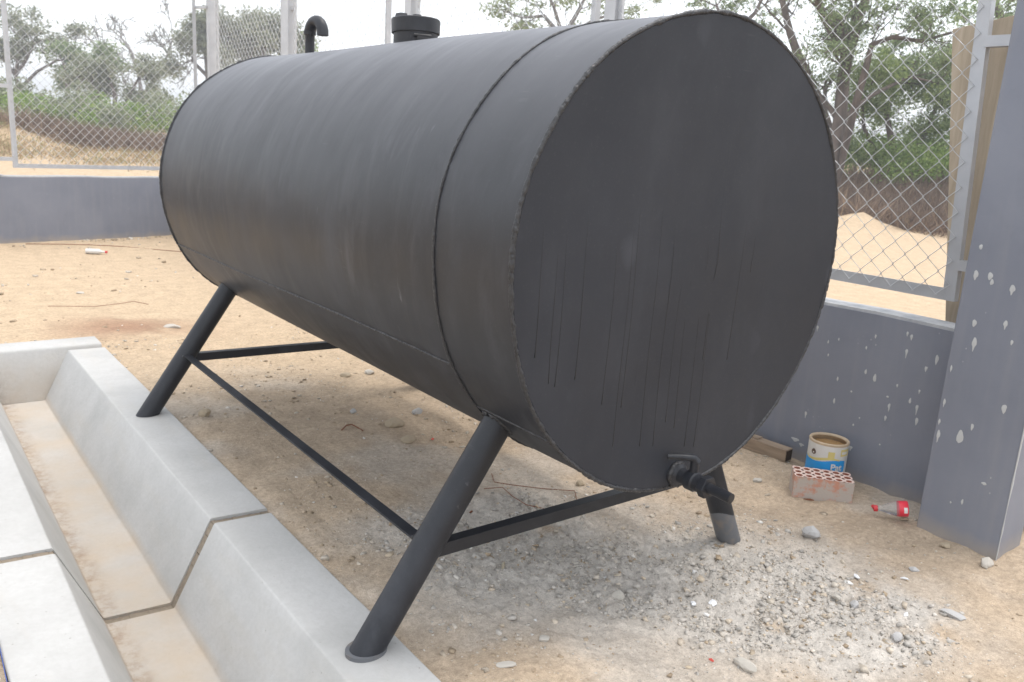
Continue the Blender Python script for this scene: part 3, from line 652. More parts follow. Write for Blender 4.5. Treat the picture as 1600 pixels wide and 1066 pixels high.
for nm in LEG:                            # weld blobs where the braces meet the legs
    o_, f_, d_, L_, r_ = LEG[nm]; sx = 1 if nm[1] == 'L' else -1; sy = 1 if nm[0] == 'N' else -1; c0 = on_leg(nm, .30)
    for (ax, ay) in ((sx * r_, 0), (0, sy * (r_ - .002))):
        b = MB(); b.tube([c0 + np.array([ax + (.018 * (k - 4) / 4 if ay else 0), ay + (.018 * (k - 4) / 4 if ax else 0), .017 + .002 * random.random()]) for k in range(9)], [.0055 * random.uniform(.7, 1.2) for k in range(9)], 7)
        b.build('weld_bead', MAT['weld'], o_, True)
# vent pipe with return bend
b = MB(); vx, vy = 0.0, 2.415; pts = [(vx, vy, ZA + R0 - .02), (vx, vy, ZA + R0 + .095)] ; rb = .052; z_ = ZA + R0 + .095
pts = [(vx, vy, ZA + R0 - .02), (vx, vy, ZA + R0 + .05), (vx, vy, z_)]
for k in range(1, 13):
    a = math.pi * k / 12; pts.append((vx + .15 * rb * (1 - math.cos(a)), vy - rb * (1 - math.cos(a)), z_ + rb * math.sin(a)))
pts.append((pts[-1][0], pts[-1][1], z_ - .012))
vent = MB(); vent.tube(pts, [.0215, .0215, .0215] + [.0265] * 13, 20); vent_o = autosmooth(vent.build('vent_pipe', MAT['pipe_paint'], tank), 35)
b = MB(); b.lathe([(.021, z_ - .004), (.0285, z_ - .004), (.0285, z_ + .012), (.0265, z_ + .013)], 20, (vx, vy, 0)); b.build('elbow_collar', MAT['pipe_paint'], vent_o)
b = MB(); b.tube([(pts[-1][0], pts[-1][1], z_ - .010), (pts[-1][0], pts[-1][1], z_ - .0135)], .020, 18); b.build('mouth', MAT['hinge_black'], vent_o)
# filler neck with hinged lid
FY = 1.462; neck = MB(); zt = ZA + R0
neck.lathe([(.083, zt - .03), (.083, zt + .05)], 56, (0, FY, 0)); neck_o = neck.build('filler_neck', MAT['pipe_paint'], tank, True)
lid = MB(); LZ = zt + .034
lid.lathe([(.085, LZ), (.0905, LZ), (.091, LZ + .048), (.088, LZ + .051), (.0, LZ + .052)], 56, (0, FY, 0)); 
tl = Matrix.Rotation(math.radians(-3.0), 3, 'X')
lv = [tl @ (Vector(q) - Vector((0, FY + .09, LZ))) + Vector((0, FY + .09, LZ)) for q in lid.v]; lid.v = [tuple(q) for q in lv]
lid_o = autosmooth(lid.build('lid', MAT['pipe_paint'], neck_o), 40)
def lug(name, c, sz, rz=0):
    b = MB(); x, y, z = sz
    V = [(-x, -y, 0), (x, -y, 0), (x, y, 0), (-x, y, 0), (-x * .8, -y * .55, z), (x * .8, -y * .55, z), (x * .8, y * .75, z), (-x * .8, y * .75, z)]
    Rz = Matrix.Rotation(rz, 3, 'Z'); b.add([Rz @ Vector(q) + Vector(c) for q in V], [(3, 2, 1, 0), (4, 5, 6, 7), (0, 1, 5, 4), (1, 2, 6, 5), (2, 3, 7, 6), (3, 0, 4, 7)]); return b.build(name, MAT['pipe_paint'], lid_o)
LT_ = LZ + .0495
lug('lug', (-.035, FY + .048, LT_), (.016, .030, .028)); lug('lug', (.010, FY + .010, LT_), (.014, .018, .026)); lug('lug', (.035, FY + .045, LT_), (.014, .018, .026))
b = MB(); b.tube([(-.046, FY + .092, LT_ + .012), (-.036, FY + .065, LT_ + .012)], .006, 12); b.build('hinge_pin', MAT['pipe_paint'], lid_o)
b = MB(); b.tube([(-.050, FY - .072, LZ - .008), (.01, FY - .092, LZ - .008)], .007, 10); b.box((-.018, FY - .086, LZ - .018), (.05, .014, .012), Matrix.Rotation(math.radians(-18), 3, 'Z'), .002); b.build('hasp', MAT['hinge_black'], neck_o)
# drain valve
VX, VZ = .004, .486; valve = MB()
valve.lathe([(.0, .0), (.034, -.002), (.032, -.014), (.022, -.022), (.020, -.060), (.0, -.060)], 24, (VX, 0, VZ), 'Y')
vo_ = valve.build('drain_valve', MAT['pipe_paint'], tank); autosmooth(vo_, 40)
b = MB(); b.lathe([(0, -.045), (.026, -.046), (.028, -.050), (.028, -.072), (.024, -.076), (.023, -.100), (0, -.100)], 20, (VX, 0, VZ), 'Y'); autosmooth(b.build('valve_body', MAT['pipe_paint'], vo_), 35)
b = MB(); b.lathe([(0, -.096), (.030, -.097), (.031, -.099), (.031, -.117), (.030, -.119), (0, -.119)], 6, (VX, 0, VZ), 'Y'); b.build('hex_nut', MAT['pipe_paint'], vo_)
b = MB(); b.tube([(VX, -.115, VZ), (VX + .001, -.150, VZ - .001), (VX + .001, -.158, VZ), (VX + .001, -.190, VZ - .002)], [.0145, .0135, .0150, .0138], 20); so_ = autosmooth(b.build('spout', MAT['pipe_paint'], vo_), 30)
b = MB(); b.tube([(VX + .001, -.1885, VZ - .002), (VX + .001, -.1908, VZ - .002)], .0095, 16); b.build('mouth', MAT['hinge_black'], so_)
b = MB(); b.tube([(VX, -.062, VZ + .015), (VX, -.062, VZ + .060)], .012, 14); b.tube([(VX + .004, -.066, VZ + .052), (VX - .004, -.060, VZ + .0655), (VX - .03, -.045, VZ + .068), (VX - .062, -.018, VZ + .066)], [.012, .0115, .0085, .0075], 10); autosmooth(b.build('handle', MAT['pipe_paint'], vo_), 45)
bead('weld_bead', lambda u: (VX + .031 * math.cos(6.28 * u), -.008, VZ + .031 * math.sin(6.28 * u)), 50, .007, vo_)

# ------------------------------------------------------------------ things on the ground by the wall
def gz(x, y): return float(H(np.array([x]), np.array([y]))[0])
def ghit(px, py, dz=0.0):
    z = 0.0
    for _ in range(4):
        d = P(px, py, 1) - CAM; q = CAM + d * ((z + dz - CAM[2]) / d[2]); z = gz(q[0], q[1])
    return q[0], q[1], z
# paint can
cx_, cy_ = 1.482, .405; cz = gz(cx_, cy_) - .004; CR, CH = .081, .188
can = empty('paint_can', (cx_, cy_, cz)); tag(can, 'open white and blue paint can with brown liquid, behind the brick', 'can')
simple('can_white', (.66, .65, .62), .4, 0, .1, 12); simple('can_blue', (.015, .30, .70), .4, 0, .15, 20); simple('can_yellow', (.66, .55, .20), .45); simple('can_tan', (.52, .40, .27), .6, 0, .25, 25); simple('can_brown', (.10, .055, .035), .6)
t = NT('muddy_water'); t.col(t.ramp(t.noise(t.coord(), 18, 3), [(.3, (.34, .20, .085)), (.7, (.48, .31, .15))])); t.set(Roughness=.12); MAT['muddy'] = t.m
b = MB(); b.lathe([(0, .002), (CR - .002, 0), (CR, .004), (CR, CH - .008)], 48); b.build('body', MAT['can_white'], can, True)
b = MB(); b.lathe([(CR, CH - .010), (CR + .0015, CH - .004), (CR, CH + .001), (CR - .004, CH + .002), (CR - .011, CH - .004), (CR - .0115, CH - .009), (CR - .003, CH - .012), (CR - .003, .03)], 48); b.build('rim', MAT['can_tan'], can, True)
b = MB(); b.lathe([(CR - .0035, CH - .026), (0, CH - .026)], 40); b.build('liquid', MAT['muddy'], can, True)
vdir = math.atan2(CAM[1] - cy_, CAM[0] - cx_)
def patch(name, mat, a0, a1, lo, hi, off=.0006, n=40, parent=can):
    V = []; F = []
    for i in range(n + 1):
        u = i / n; a = a0 + (a1 - a0) * u
        for z in (lo(u), hi(u)): V.append(((CR + off) * math.cos(a), (CR + off) * math.sin(a), z))
    F = [(2 * i, 2 * i + 2, 2 * i + 3, 2 * i + 1) for i in range(n)]
    if a1 < a0: F = [q[::-1] for q in F]
    return mesh(name, V, F, mat, parent, True)
D = math.radians
# left to right as seen from the camera: angle grows to the right
lab = patch('label_band', MAT['can_blue'], vdir - D(150), vdir + D(62), lambda u: .022, lambda u: .112 + .008 * math.sin(u * 9))
patch('label_stripe', MAT['can_yellow'], vdir - D(75), vdir + D(40), lambda u: .113 + .008 * math.sin(u * 5.5 + 3.4), lambda u: .118 + .008 * math.sin(u * 5.5 + 3.4) + .006 * math.sin(u * 3.1), .0010)
patch('label_stripe', MAT['can_yellow'], vdir + D(3), vdir + D(22), lambda u: .124, lambda u: .156, .0009, 8)
patch('label_stripe', MAT['can_yellow'], vdir + D(40), vdir + D(75), lambda u: .138, lambda u: .168, .0009, 12)
patch('label_stripe', MAT['can_white'], vdir + D(44), vdir + D(66), lambda u: .146, lambda u: .158, .0013, 12)
patch('emblem', MAT['can_brown'], vdir - D(50), vdir - D(33), lambda u: .140 - .0105 * math.sqrt(max(0, 1 - (2 * u - 1) ** 2)), lambda u: .140 + .0105 * math.sqrt(max(0, 1 - (2 * u - 1) ** 2)) + .004 * (1 - abs(2 * u - 1)), .0010, 12)
patch('emblem', MAT['can_white'], vdir - D(44), vdir - D(39), lambda u: .135, lambda u: .141, .0014, 4)
def wrap_text(txt, size, a_start, z, mat, name):
    cu = bpy.data.curves.new(name, 'FONT'); cu.body = txt; cu.size = size; cu.resolution_u = 3; cu.offset = size * .03
    to = bpy.data.objects.new(name, cu); COL.objects.link(to); bpy.context.view_layer.update()
    dg = bpy.context.evaluated_depsgraph_get(); me = bpy.data.meshes.new_from_object(to.evaluated_get(dg)); bpy.data.objects.remove(to); bpy.data.curves.remove(cu)
    bm = bmesh.new(); bm.from_mesh(me); bmesh.ops.triangulate(bm, faces=bm.faces[:]); bmesh.ops.subdivide_edges(bm, edges=bm.edges[:], cuts=1)
    for q in bm.verts:
        a = a_start + q.co.x / CR; r = CR + .0017; q.co = Vector((r * math.cos(a), r * math.sin(a), z + q.co.y))
    bm.to_mesh(me); bm.free(); me.materials.clear(); return link(name, me, mat, can)
wrap_text('Pat', .040, vdir + D(14), .076, MAT['can_white'], 'lettering')

# hollow clay brick, 18 vertical holes
def brick():
    L_, W_, H_ = .232, .120, .099; e = empty('clay_brick', (1.2105, .3745, gz(1.30, .33) - .004)); e.rotation_euler[2] = math.atan2(.199 - .376, 1.361 - 1.211)
    tag(e, 'dusty hollow red clay brick with round holes, beside the paint can', 'brick')
    b = MB()
    # rows of holes across the top: build the top face as cells, each a square with a round hole
    nxh, nyh = 6, 3; cw, ch = L_ / nxh, W_ / nyh; n = 12; zt_ = H_; TV = []; TF = []
    HV = MB()
    for i in range(nxh):
        for j in range(nyh):
            cx, cy = (i + .5) * cw, (j + .5) * ch; r = .0128 * (1 + .08 * random.uniform(-1, 1)); base = len(TV)
            for k in range(n):
                a = 2 * math.pi * k / n + math.pi / 4 * 0
                c_, s_ = math.cos(a), math.sin(a); m_ = max(abs(c_), abs(s_)); TV.append((cx + c_ / m_ * cw / 2, cy + s_ / m_ * ch / 2, zt_)); 
            for k in range(n):
                a = 2 * math.pi * k / n; TV.append((cx + math.cos(a) * r, cy + math.sin(a) * r, zt_ - .0008))
            for k in range(n): TF.append((base + k, base + (k + 1) % n, base + n + (k + 1) % n, base + n + k))
            o_ = HV.n; vv = []
            for z in (zt_ - .0008, zt_ - .028):
                for k in range(n):
                    a = 2 * math.pi * k / n; vv.append((cx + math.cos(a) * r, cy + math.sin(a) * r, z))
            HV.add(vv, [(k, n + k, n + (k + 1) % n, (k + 1) % n)[::-1] for k in range(n)] + [tuple(range(n, 2 * n))])
    b.add(TV, TF); b.build('top_face', MAT['clay_face'], e)
    HV.build('hole_lining', MAT['clay_hole'], e)
    b = MB(); m = 12; V = []; 
    # four sides, edges a little worn
    ring_ = [(0, 0), (L_, 0), (L_, W_), (0, W_)]; pts_ = []
    for (p0, p1) in zip(ring_, ring_[1:] + ring_[:1]):
        for k in range(m): pts_.append((p0[0] + (p1[0] - p0[0]) * k / m, p0[1] + (p1[1] - p0[1]) * k / m))
    for z in (0, .02, .05, .085, H_):
        for (x, y) in pts_:
            j_ = .0012 if 0 < z < H_ else 0
            V.append((x + random.uniform(-j_, j_), y + random.uniform(-j_, j_), z))
    q = len(pts_); b.add(V, [(i * q + k, i * q + (k + 1) % q, (i + 1) * q + (k + 1) % q, (i + 1) * q + k) for i in range(4) for k in range(q)] + [tuple(range(q))[::-1]])
    autosmooth(b.build('body', MAT['clay'], e), 60)
    # broken-out pockets on the right end
    for (yy, zz, r1, r2) in [(.040, .052, .012, .017), (.085, .066, .010, .014)]:
        V = [(L_ + .0008, yy, zz)]; n = 14
        for k in range(n): a = 2 * math.pi * k / n; V.append((L_ + .0014, yy + math.cos(a) * r1 * (1 + .1 * random.random()), zz + math.sin(a) * r2))
        mesh('broken_hole', V, [(0, 1 + k, 1 + (k + 1) % n) for k in range(n)], MAT['clay_hole'], e)
    return e
brick()
# half a plastic bottle, red cap and red label
bx0 = np.array([1.311, .072]); bx1 = np.array([1.384, -.022]); bd = (bx1 - bx0) / np.linalg.norm(bx1 - bx0)
bot = empty('plastic_bottle', (bx0[0], bx0[1], gz(*bx0) + .034)); bot.rotation_euler = (0, 0, math.atan2(bd[1], bd[0])); bot.scale = (.9, .88, .88); tag(bot, 'cut off clear plastic bottle with red cap and red label', 'bottle')
t = NT('clear_plastic'); t.col((.93, .94, .94)); t.set(Roughness=.12, IOR=1.25, Transmission_Weight=.9); MAT['clear'] = t.m
simple('red_plastic', (.55, .028, .035), .4, 0, .1); simple('red_label', (.70, .035, .06), .4, 0, .12)
tilt = Matrix.Rotation(D(-9), 3, 'Y')
def rotx(b): b.v = [tuple(tilt @ Vector((z, x, y)) ) for (x, y, z) in b.v]; return b
b = MB(); b.lathe([(.0105, .0), (.0105, .012), (.0125, .0125), (.0125, .015), (.0115, .017), (.016, .030), (.026, .055), (.0325, .078), (.034, .092)], 28); rotx(b).build('body', MAT['clear'], bot, True)
b = MB(); b.lathe([(0, -.010), (.0135, -.010), (.0140, -.008), (.0140, .004), (.0132, .006)], 22); rotx(b).build('cap', MAT['red_plastic'], bot)
b = MB(); b.tube([(0, 0, -.008), (.014, .004, -.014), (.022, .006, -.008)], [.006, .005, .003], 8); rotx(b).build('tamper_band', MAT['red_plastic'], bot)
b = MB(); b.lathe([(.0345, .088), (.0345, .124), (.0335, .1245), (.0335, .089)], 28); rotx(b).build('label_sleeve', MAT['red_label'], bot, True)
b = MB(); V = []
for i in range(7):
    a = D(150 + i * 7)
    for z in (.106, .120): V.append((.0349 * math.cos(a), .0349 * math.sin(a), z))
b.add(V, [(2 * i, 2 * i + 1, 2 * i + 3, 2 * i + 2)[::-1] for i in range(6)]); rotx(b).build('label_print', MAT['can_white'], bot)
# short length of old timber
wz = gz(1.50, .7) - .004; wd = empty('timber_offcut', (1.505, .71, wz)); tag(wd, 'short weathered timber offcut lying along the wall foot', 'timber'); wd.rotation_euler[2] = D(4)
b = MB(); b.box((0, .03, .029), (.058, .27, .058), bev=.004); b.v = [(x + .002 * math.sin(y * 40), y, z) for x, y, z in b.v]; b.build('beam', MAT['old_timber'], wd)
b = MB(); b.box((0, -.1057, .029), (.046, .003, .046)); b.box((0, -.1075, .036), (.02, .002, .012)); b.build('rotten_end', MAT['rot'], wd)
b = MB(); b.box((.004, .10, .060), (.045, .10, .008), bev=.002); b.build('splinter', MAT['old_timber'], wd)

# ------------------------------------------------------------------ loose rocks one can pick out
def rock_mesh(name, seed, sub=2):
    bm = bmesh.new(); bmesh.ops.create_icosphere(bm, subdivisions=sub, radius=1.0); r = random.Random(seed)
    ph = [(Vector((r.uniform(-1, 1), r.uniform(-1, 1), r.uniform(-1, 1))).normalized(), r.uniform(.55, .95)) for _ in range(9)]
    for q in bm.verts:
        for d_, k in ph:
            e = q.co.dot(d_) - k
            if e > 0: q.co -= d_ * e
        q.co *= 1 + r.uniform(-.03, .03)
    me = bpy.data.meshes.new(name); bm.to_mesh(me); bm.free(); return me
simple('rock_grey', (.44, .43, .42), .9, 0, .22, 45, .4); simple('rock_pale', (.50, .465, .41), .9, 0, .18, 45, .4); simple('rock_tan', (.40, .325, .23), .9, 0, .2, 45, .4); simple('rock_white', (.66, .65, .63), .9, 0, .15, 45, .4)
for i, (px, py, w_, h_, l_, rz, mt, lab_) in enumerate([
    (1267, 838, .034, .030, .034, .3, 'rock_grey', 'fist-sized bluish grey stone on the sand below the clay brick'),
    (1490, 963, .040, .010, .024, -.6, 'rock_grey', 'flat bluish grey stone on bare sand right of the rubble'),
    (1163, 1042, .040, .016, .017, -.8, 'rock_pale', 'long pale stone near the bottom edge below the rubble'),
    (964, 934, .022, .018, .026, .5, 'rock_pale', 'rounded pale stone at the left of the grey rubble'),
    (1428, 891, .019, .010, .016, 0, 'rock_grey', 'small grey stone between the bottle and the rubble'),
    (1335, 943, .020, .017, .016, 1, 'rock_grey', 'small oval grey stone at the right edge of the rubble'),
    (1541, 884, .028, .024, .022, .6, 'rock_pale', 'chunky pale stone against the front corner of the pillar'),
    (1478, 855, .022, .013, .020, .2, 'rock_tan', 'tan stone lying against the pillar foot'),
    (1412, 812, .020, .012, .018, .4, 'rock_tan', 'tan stone behind the red label of the bottle'),
    (615, 665, .055, .026, .040, .4, 'rock_tan', 'broad tan stone under the middle of the tank'),
    (653, 645, .040, .020, .026, .9, 'rock_grey', 'grey stone under the tank just beyond the broad tan stone'),
    (638, 690, .036, .018, .034, .1, 'rock_tan', 'tan stone under the tank just before the broad tan stone'),
    (320, 650, .030, .026, .026, .4, 'rock_tan', 'round tan stone beside the far left leg'),
    (551, 645, .020, .016, .018, .4, 'rock_grey', 'small bluish stone under the tank above the side brace'),
    (540, 588, .034, .014, .026, .4, 'rock_tan', 'low tan stone in the shade near the far cross brace'),
    (578, 584, .032, .018, .024, .4, 'rock_pale', 'pale stone half hidden by the tank belly near the far cross brace'),
    (270, 512, .060, .018, .030, .4, 'rock_pale', 'flat pale stone left of the far left leg'),
    (125, 459, .034, .010, .022, .2, 'rock_pale', 'low stone alone on the pale sand at far left'),
    (907, 758, .020, .016, .018, .4, 'rock_tan', 'ochre stone below the tank rim beside the near cross brace'),
    (1245, 745, .022, .014, .020, .1, 'rock_pale', 'pale stone left of the clay brick'),
    (1183, 752, .022, .010, .016, .1, 'rock_pale', 'pale flat stone right of the drain spout'),
    (1307, 935, .016, .012, .014, .1, 'rock_pale', 'little pale stone left of the small oval grey stone'),
    (1400, 998, .022, .013, .016, .6, 'rock_grey', 'grey stone in the lower right of the rubble'),
    (850, 1000, .020, .006, .020, .6, 'rock_pale', 'flat pale stone on bare sand left of the rubble'),
    (790, 1040, .028, .006, .014, .1, 'rock_pale', 'flat pale flake on the sand near the kerb at bottom')]):
    x, y, z = ghit(px, py)
    o = link('rock', rock_mesh('rock', 100 + i), MAT[mt]); o.location = (x, y, z + h_ * .45); o.scale = (w_, l_, h_); o.rotation_euler = (random.uniform(-.15, .15), random.uniform(-.15, .15), rz - math.radians(38))
    o.data.polygons.foreach_set('use_smooth', [False] * len(o.data.polygons)); tag(o, lab_, 'rock', 'loose stones on the yard')
# scraps
simple('scrap_white', (.74, .75, .76), .7); simple('dry_leaf', (.42, .36, .26), .8); simple('rust', (.20, .075, .035), .9, 0, .3, 60); simple('red_bit', (.6, .08, .06), .6)
def scrap(name, px, py, l_, w_, rz, mat, label, cat, h_=.004):
    x, y, z = ghit(px, py); V = []; n = 8; V.append((0, 0, h_ + .003)); r = random.Random(px)
    for k in range(n): a = 2 * math.pi * k / n; q = r.uniform(.7, 1.15); V.append((math.cos(a) * l_ * q / 2, math.sin(a) * w_ * q / 2, r.uniform(.001, h_)))
    F = [(0, 1 + k, 1 + (k + 1) % n) for k in range(n)]
    V += [(a, b_, c_ - .003) for a, b_, c_ in V[1:]]; F += [(1 + k, 1 + n + k, 1 + n + (k + 1) % n, 1 + (k + 1) % n) for k in range(n)] + [tuple(range(1 + n, 1 + 2 * n))[::-1]]
    o = mesh(name, V, F, mat); o.location = (x, y, z + .004); o.rotation_euler[2] = rz; tag(o, label, cat)
scrap('dry_pod', 786, 887, .052, .011, math.radians(50) , MAT['dry_leaf'], 'dry pale seed pod on the sand right of the near left leg', 'pod', .006)
scrap('plaster_flake', 1113, 944, .050, .028, .2, MAT['scrap_white'], 'crumbled white plaster flake in the middle of the rubble', 'plaster')
scrap('plaster_flake', 1083, 946, .030, .018, .9, MAT['scrap_white'], 'smaller white plaster flake left of the crumbled one', 'plaster')
scrap('plaster_flake', 1338, 903, .032, .020, .9, MAT['scrap_white'], 'white plaster flake at the upper right of the rubble', 'plaster')
scrap('plaster_flake', 1415, 962, .030, .014, .2, MAT['scrap_white'], 'white plaster flake at the right end of the rubble', 'plaster')
scrap('straw_piece', 1412, 906, .030, .005, -1.0, MAT['scrap_white'], 'short white sliver on the sand right of the rubble', 'sliver')
scrap('red_scrap', 1111, 1035, .018, .004, -1.2, MAT['red_bit'], 'tiny red plastic sliver near the bottom edge', 'scrap')
scrap('red_scrap', 676, 688, .022, .010, .3, MAT['red_bit'], 'small orange red scrap under the tank belly', 'scrap')
scrap('wood_chip', 736, 801, .030, .010, .5, MAT['rust'], 'rusty brown chip right behind the near left leg', 'chip')
scrap('stick', 1265, 783, .045, .006, math.radians(-52), MAT['rust'], 'thin rusty stick lying in front of the clay brick', 'stick')
def wire(name, pxs, r, mat, label, cat, lift=.006):
    pts = [np.array(ghit(*q)) + np.array([0, 0, lift + .004 * math.sin(i * 1.3)]) for i, q in enumerate(pxs)]
    b = MB(); b.tube(pts, r, 5); tag(b.build(name, mat), label, cat)
wire('tie_wire', [(768, 742), (772, 757), (800, 760), (850, 765), (898, 768), (901, 784)], .0016, MAT['rust'], 'thin rusty wire loop on the rubble behind the near cross brace', 'wire')
wire('tie_wire', [(756, 766), (785, 765), (800, 778), (822, 790), (850, 795)], .0016, MAT['rust'], 'thin rusty wire running from the near left leg to the cross brace', 'wire')
wire('twig', [(534, 674), (541, 668), (550, 666), (560, 670), (567, 674)], .0035, MAT['rust'], 'bent brown twig on the soil under the tank', 'twig')
wire('cable', [(40, 382), (90, 383), (140, 384), (190, 386), (240, 390), (290, 395)], .0035, MAT['rust'], 'thin dark cable lying along the foot of the far wall', 'cable')
wire('root', [(75, 480), (150, 481), (190, 476), (208, 472), (232, 476)], .002, MAT['rust'], 'thin dry root lying on the sand left of the tank', 'root')
x, y, z = ghit(148, 397); b = MB(); b.tube([(-.10, 0, .035), (.05, 0, .035), (.09, 0, .034), (.13, 0, .033)], [.034, .035, .014, .013], 14)
lb = empty('litter_bottle', (x, y, z)); lb.rotation_euler[2] = math.radians(-30); lb.scale = (.8, .75, .75); tag(lb, 'crushed pale plastic bottle lying near the far wall', 'bottle'); autosmooth(b.build('body', MAT['can_white'], lb)); b = MB(); b.tube([(.125, 0, .033), (.15, 0, .033)], .016, 12); b.build('cap', MAT['red_plastic'], lb)

# ------------------------------------------------------------------ gravel (uncountable)
IV = np.array([(x, y, z) for z in (-1, 1) for y in (-1, 1) for x in (-1, 1)], float) * .8
IF = np.array([(0, 2, 3, 1), (4, 5, 7, 6), (0, 1, 5, 4), (1, 3, 7, 5), (3, 2, 6, 7), (2, 0, 4, 6)])
def scatter(name, xy, size, mat, label, flat=.55):
    n = len(xy); v = np.repeat(IV[None], n, 0)
    v = v + rng.uniform(-.42, .42, v.shape)
    ax = rng.uniform(.65, 1.3, (n, 1, 3)); ax[:, :, 2] *= flat; v = v * ax
    a = rng.uniform(0, 6.28, n); ca_, sa_ = np.cos(a)[:, None], np.sin(a)[:, None]; x = v[:, :, 0] * ca_ - v[:, :, 1] * sa_; y = v[:, :, 0] * sa_ + v[:, :, 1] * ca_
    tl = rng.uniform(-.5, .5, n)[:, None]; z = v[:, :, 2] + y * tl
    z0 = H(xy[:, 0], xy[:, 1]); s = size[:, None]
    W = np.stack([x * s + xy[:, 0:1], y * s + xy[:, 1:2], z * s + z0[:, None] + s * flat * .12], 2).reshape(-1, 3)
    F = (IF[None] + (np.arange(n) * len(IV))[:, None, None]).reshape(-1, 4)
    return tag(bulk(name, W, F, mat), label, 'gravel', None, 'stuff')
def sample(n, x0, x1, y0, y1, dens):
    q = np.stack([rng.uniform(x0, x1, n), rng.uniform(y0, y1, n)], 1); return q[rng.random(n) < dens(q[:, 0], q[:, 1])]
clear = lambda x, y: ((x > XK_OUT + .01) & (x < WX0 - .01) & ~((x > PX0 - .01) & (y < PY1 + .01) & (y > PY0 - .01)))
q = sample(80000, -.6, 1.3, -.75, 1.3, lambda x, y: rubble(x, y) ** 1.5 * clear(x, y) * (.12 + .65 * sstep(-.15, .3, fbm(x, y, 5, 3, 12))))
scatter('gravel', q, .0016 * np.exp(rng.exponential(.46, len(q))).clip(1, 6.5), MAT['gravel_grey'], 'grey crushed concrete rubble spread in front of the tank')
q = sample(42000, -.68, 1.57, -.8, 3.9, lambda x, y: clear(x, y) * (.08 + .4 * sstep(-.05, .3, fbm(x, y, 2.2, 3, 13))))
scatter('gravel', q, .0013 * np.exp(rng.exponential(.48, len(q))).clip(1, 8), MAT['gravel_tan'], 'small tan and grey pebbles scattered over the yard soil')
q = sample(1500, -2.5, 1.5, 3.95, 8.6, lambda x, y: (.5 * (fbm(x, y, 1.2, 3, 14) > -.05)))
q = np.concatenate([q, sample(500, .1, 1.5, 8.2, 8.9, lambda x, y: (y < 8.512 + (x + .664) * .2226 - .02) * (y > 8.30 + (x + .664) * .2226) * 1.0)])
scatter('gravel', q, .0045 * np.exp(rng.exponential(.5, len(q))).clip(1, 5), MAT['gravel_tan'], 'pale pebbles on the sand towards the far wall')

# ------------------------------------------------------------------ vegetation beyond the walls
def leaves(centers, radii, n, size, up=.35, flat=.7):
    """n leaf-sized quads spread through ellipsoid clumps"""
    centers = np.asarray(centers); k = rng.integers(0, len(centers), n); d = rng.normal(size=(n, 3)); d /= np.linalg.norm(d, axis=1)[:, None]
    r = rng.random(n) ** (1 / 2.2); rr = np.asarray(radii)[k][:, None] * np.array([1, 1, flat])
    c = centers[k] + d * r[:, None] * rr
    nrm = rng.normal(size=(n, 3)) + np.array([0, 0, up]); nrm /= np.linalg.norm(nrm, axis=1)[:, None]
    a = np.cross(nrm, rng.normal(size=(n, 3))); a /= np.linalg.norm(a, axis=1)[:, None]; b_ = np.cross(nrm, a)
    s = (size * rng.uniform(.6, 1.4, n))[:, None]
    V = np.stack([c - a * s, c + b_ * s * .45, c + a * s, c - b_ * s * .45], 1).reshape(-1, 3)
    return V, np.arange(4 * n).reshape(-1, 4)
def grow(mb, p, d, L, r, depth, tips, spread=.6, lift=.12, n=5, sides=6, minr=.006):
    pts = [p]; q = p.copy(); dd_ = d / np.linalg.norm(d); k = 4
    for i in range(k):
        dd_ = dd_ + rng.normal(0, .13, 3) + np.array([0, 0, lift * .25]); dd_ /= np.linalg.norm(dd_); q = q + dd_ * L / k; pts.append(q.copy())
    mb.tube(pts, list(np.linspace(r, max(minr, r * .55), k + 1)), sides, cap=False)
    if depth == 0: tips.append(pts[-1]); tips.append(pts[-3]); return
    for c_ in range(rng.integers(2, n)):
        t_ = rng.integers(2, k + 1); nd = dd_ + rng.normal(0, spread, 3) + np.array([0, 0, lift]); grow(mb, pts[t_], nd, L * rng.uniform(.6, .85), max(minr, r * .55), depth - 1, tips, spread, lift, n, max(4, sides - 1), minr)
def ground_pt(px, depth, py0=250):
    q = P(px, py0, depth); q[2] = H(np.array([q[0]]), np.array([q[1]]))[0] - .1; return q
def tree(label, base, limbs, leafmat, nleaf, lsize, clump, barkmat, depth=2, spread=.6, lift=.12, L=1.0, flat=.6, minr=.008, clip=None, extra=()):
    e = empty('tree', tuple(base)); e.location = (0, 0, 0); tag(e, label, 'tree', 'trees beyond the walls'); mb = MB(); tips = []
    for pts, r0, r1 in limbs:
        pts = [np.array(q, float) for q in pts]; mb.tube(pts, list(np.linspace(r0, r1, len(pts))), 8, cap=False)
        for i in range(max(1, len(pts) // 2), len(pts)):
            for _ in range(2 if i < len(pts) - 1 else 3):
                dd_ = pts[i] - pts[i - 1]; dd_ = dd_ / np.linalg.norm(dd_) + rng.normal(0, .7, 3); grow(mb, pts[i], dd_, L * rng.uniform(.6, 1.2), r1 * .65, depth, tips, spread, lift, 4, 6, minr)
    mb.build('trunk', MAT[barkmat], e, True)
    if nleaf:
        tips += [np.array(q) for q in extra]
        V, F = leaves(tips, np.full(len(tips), clump) * rng.uniform(.5, 1.3, len(tips)), nleaf, lsize, .5, flat); bulk('crown', V, F, MAT[leafmat], e)
    return e
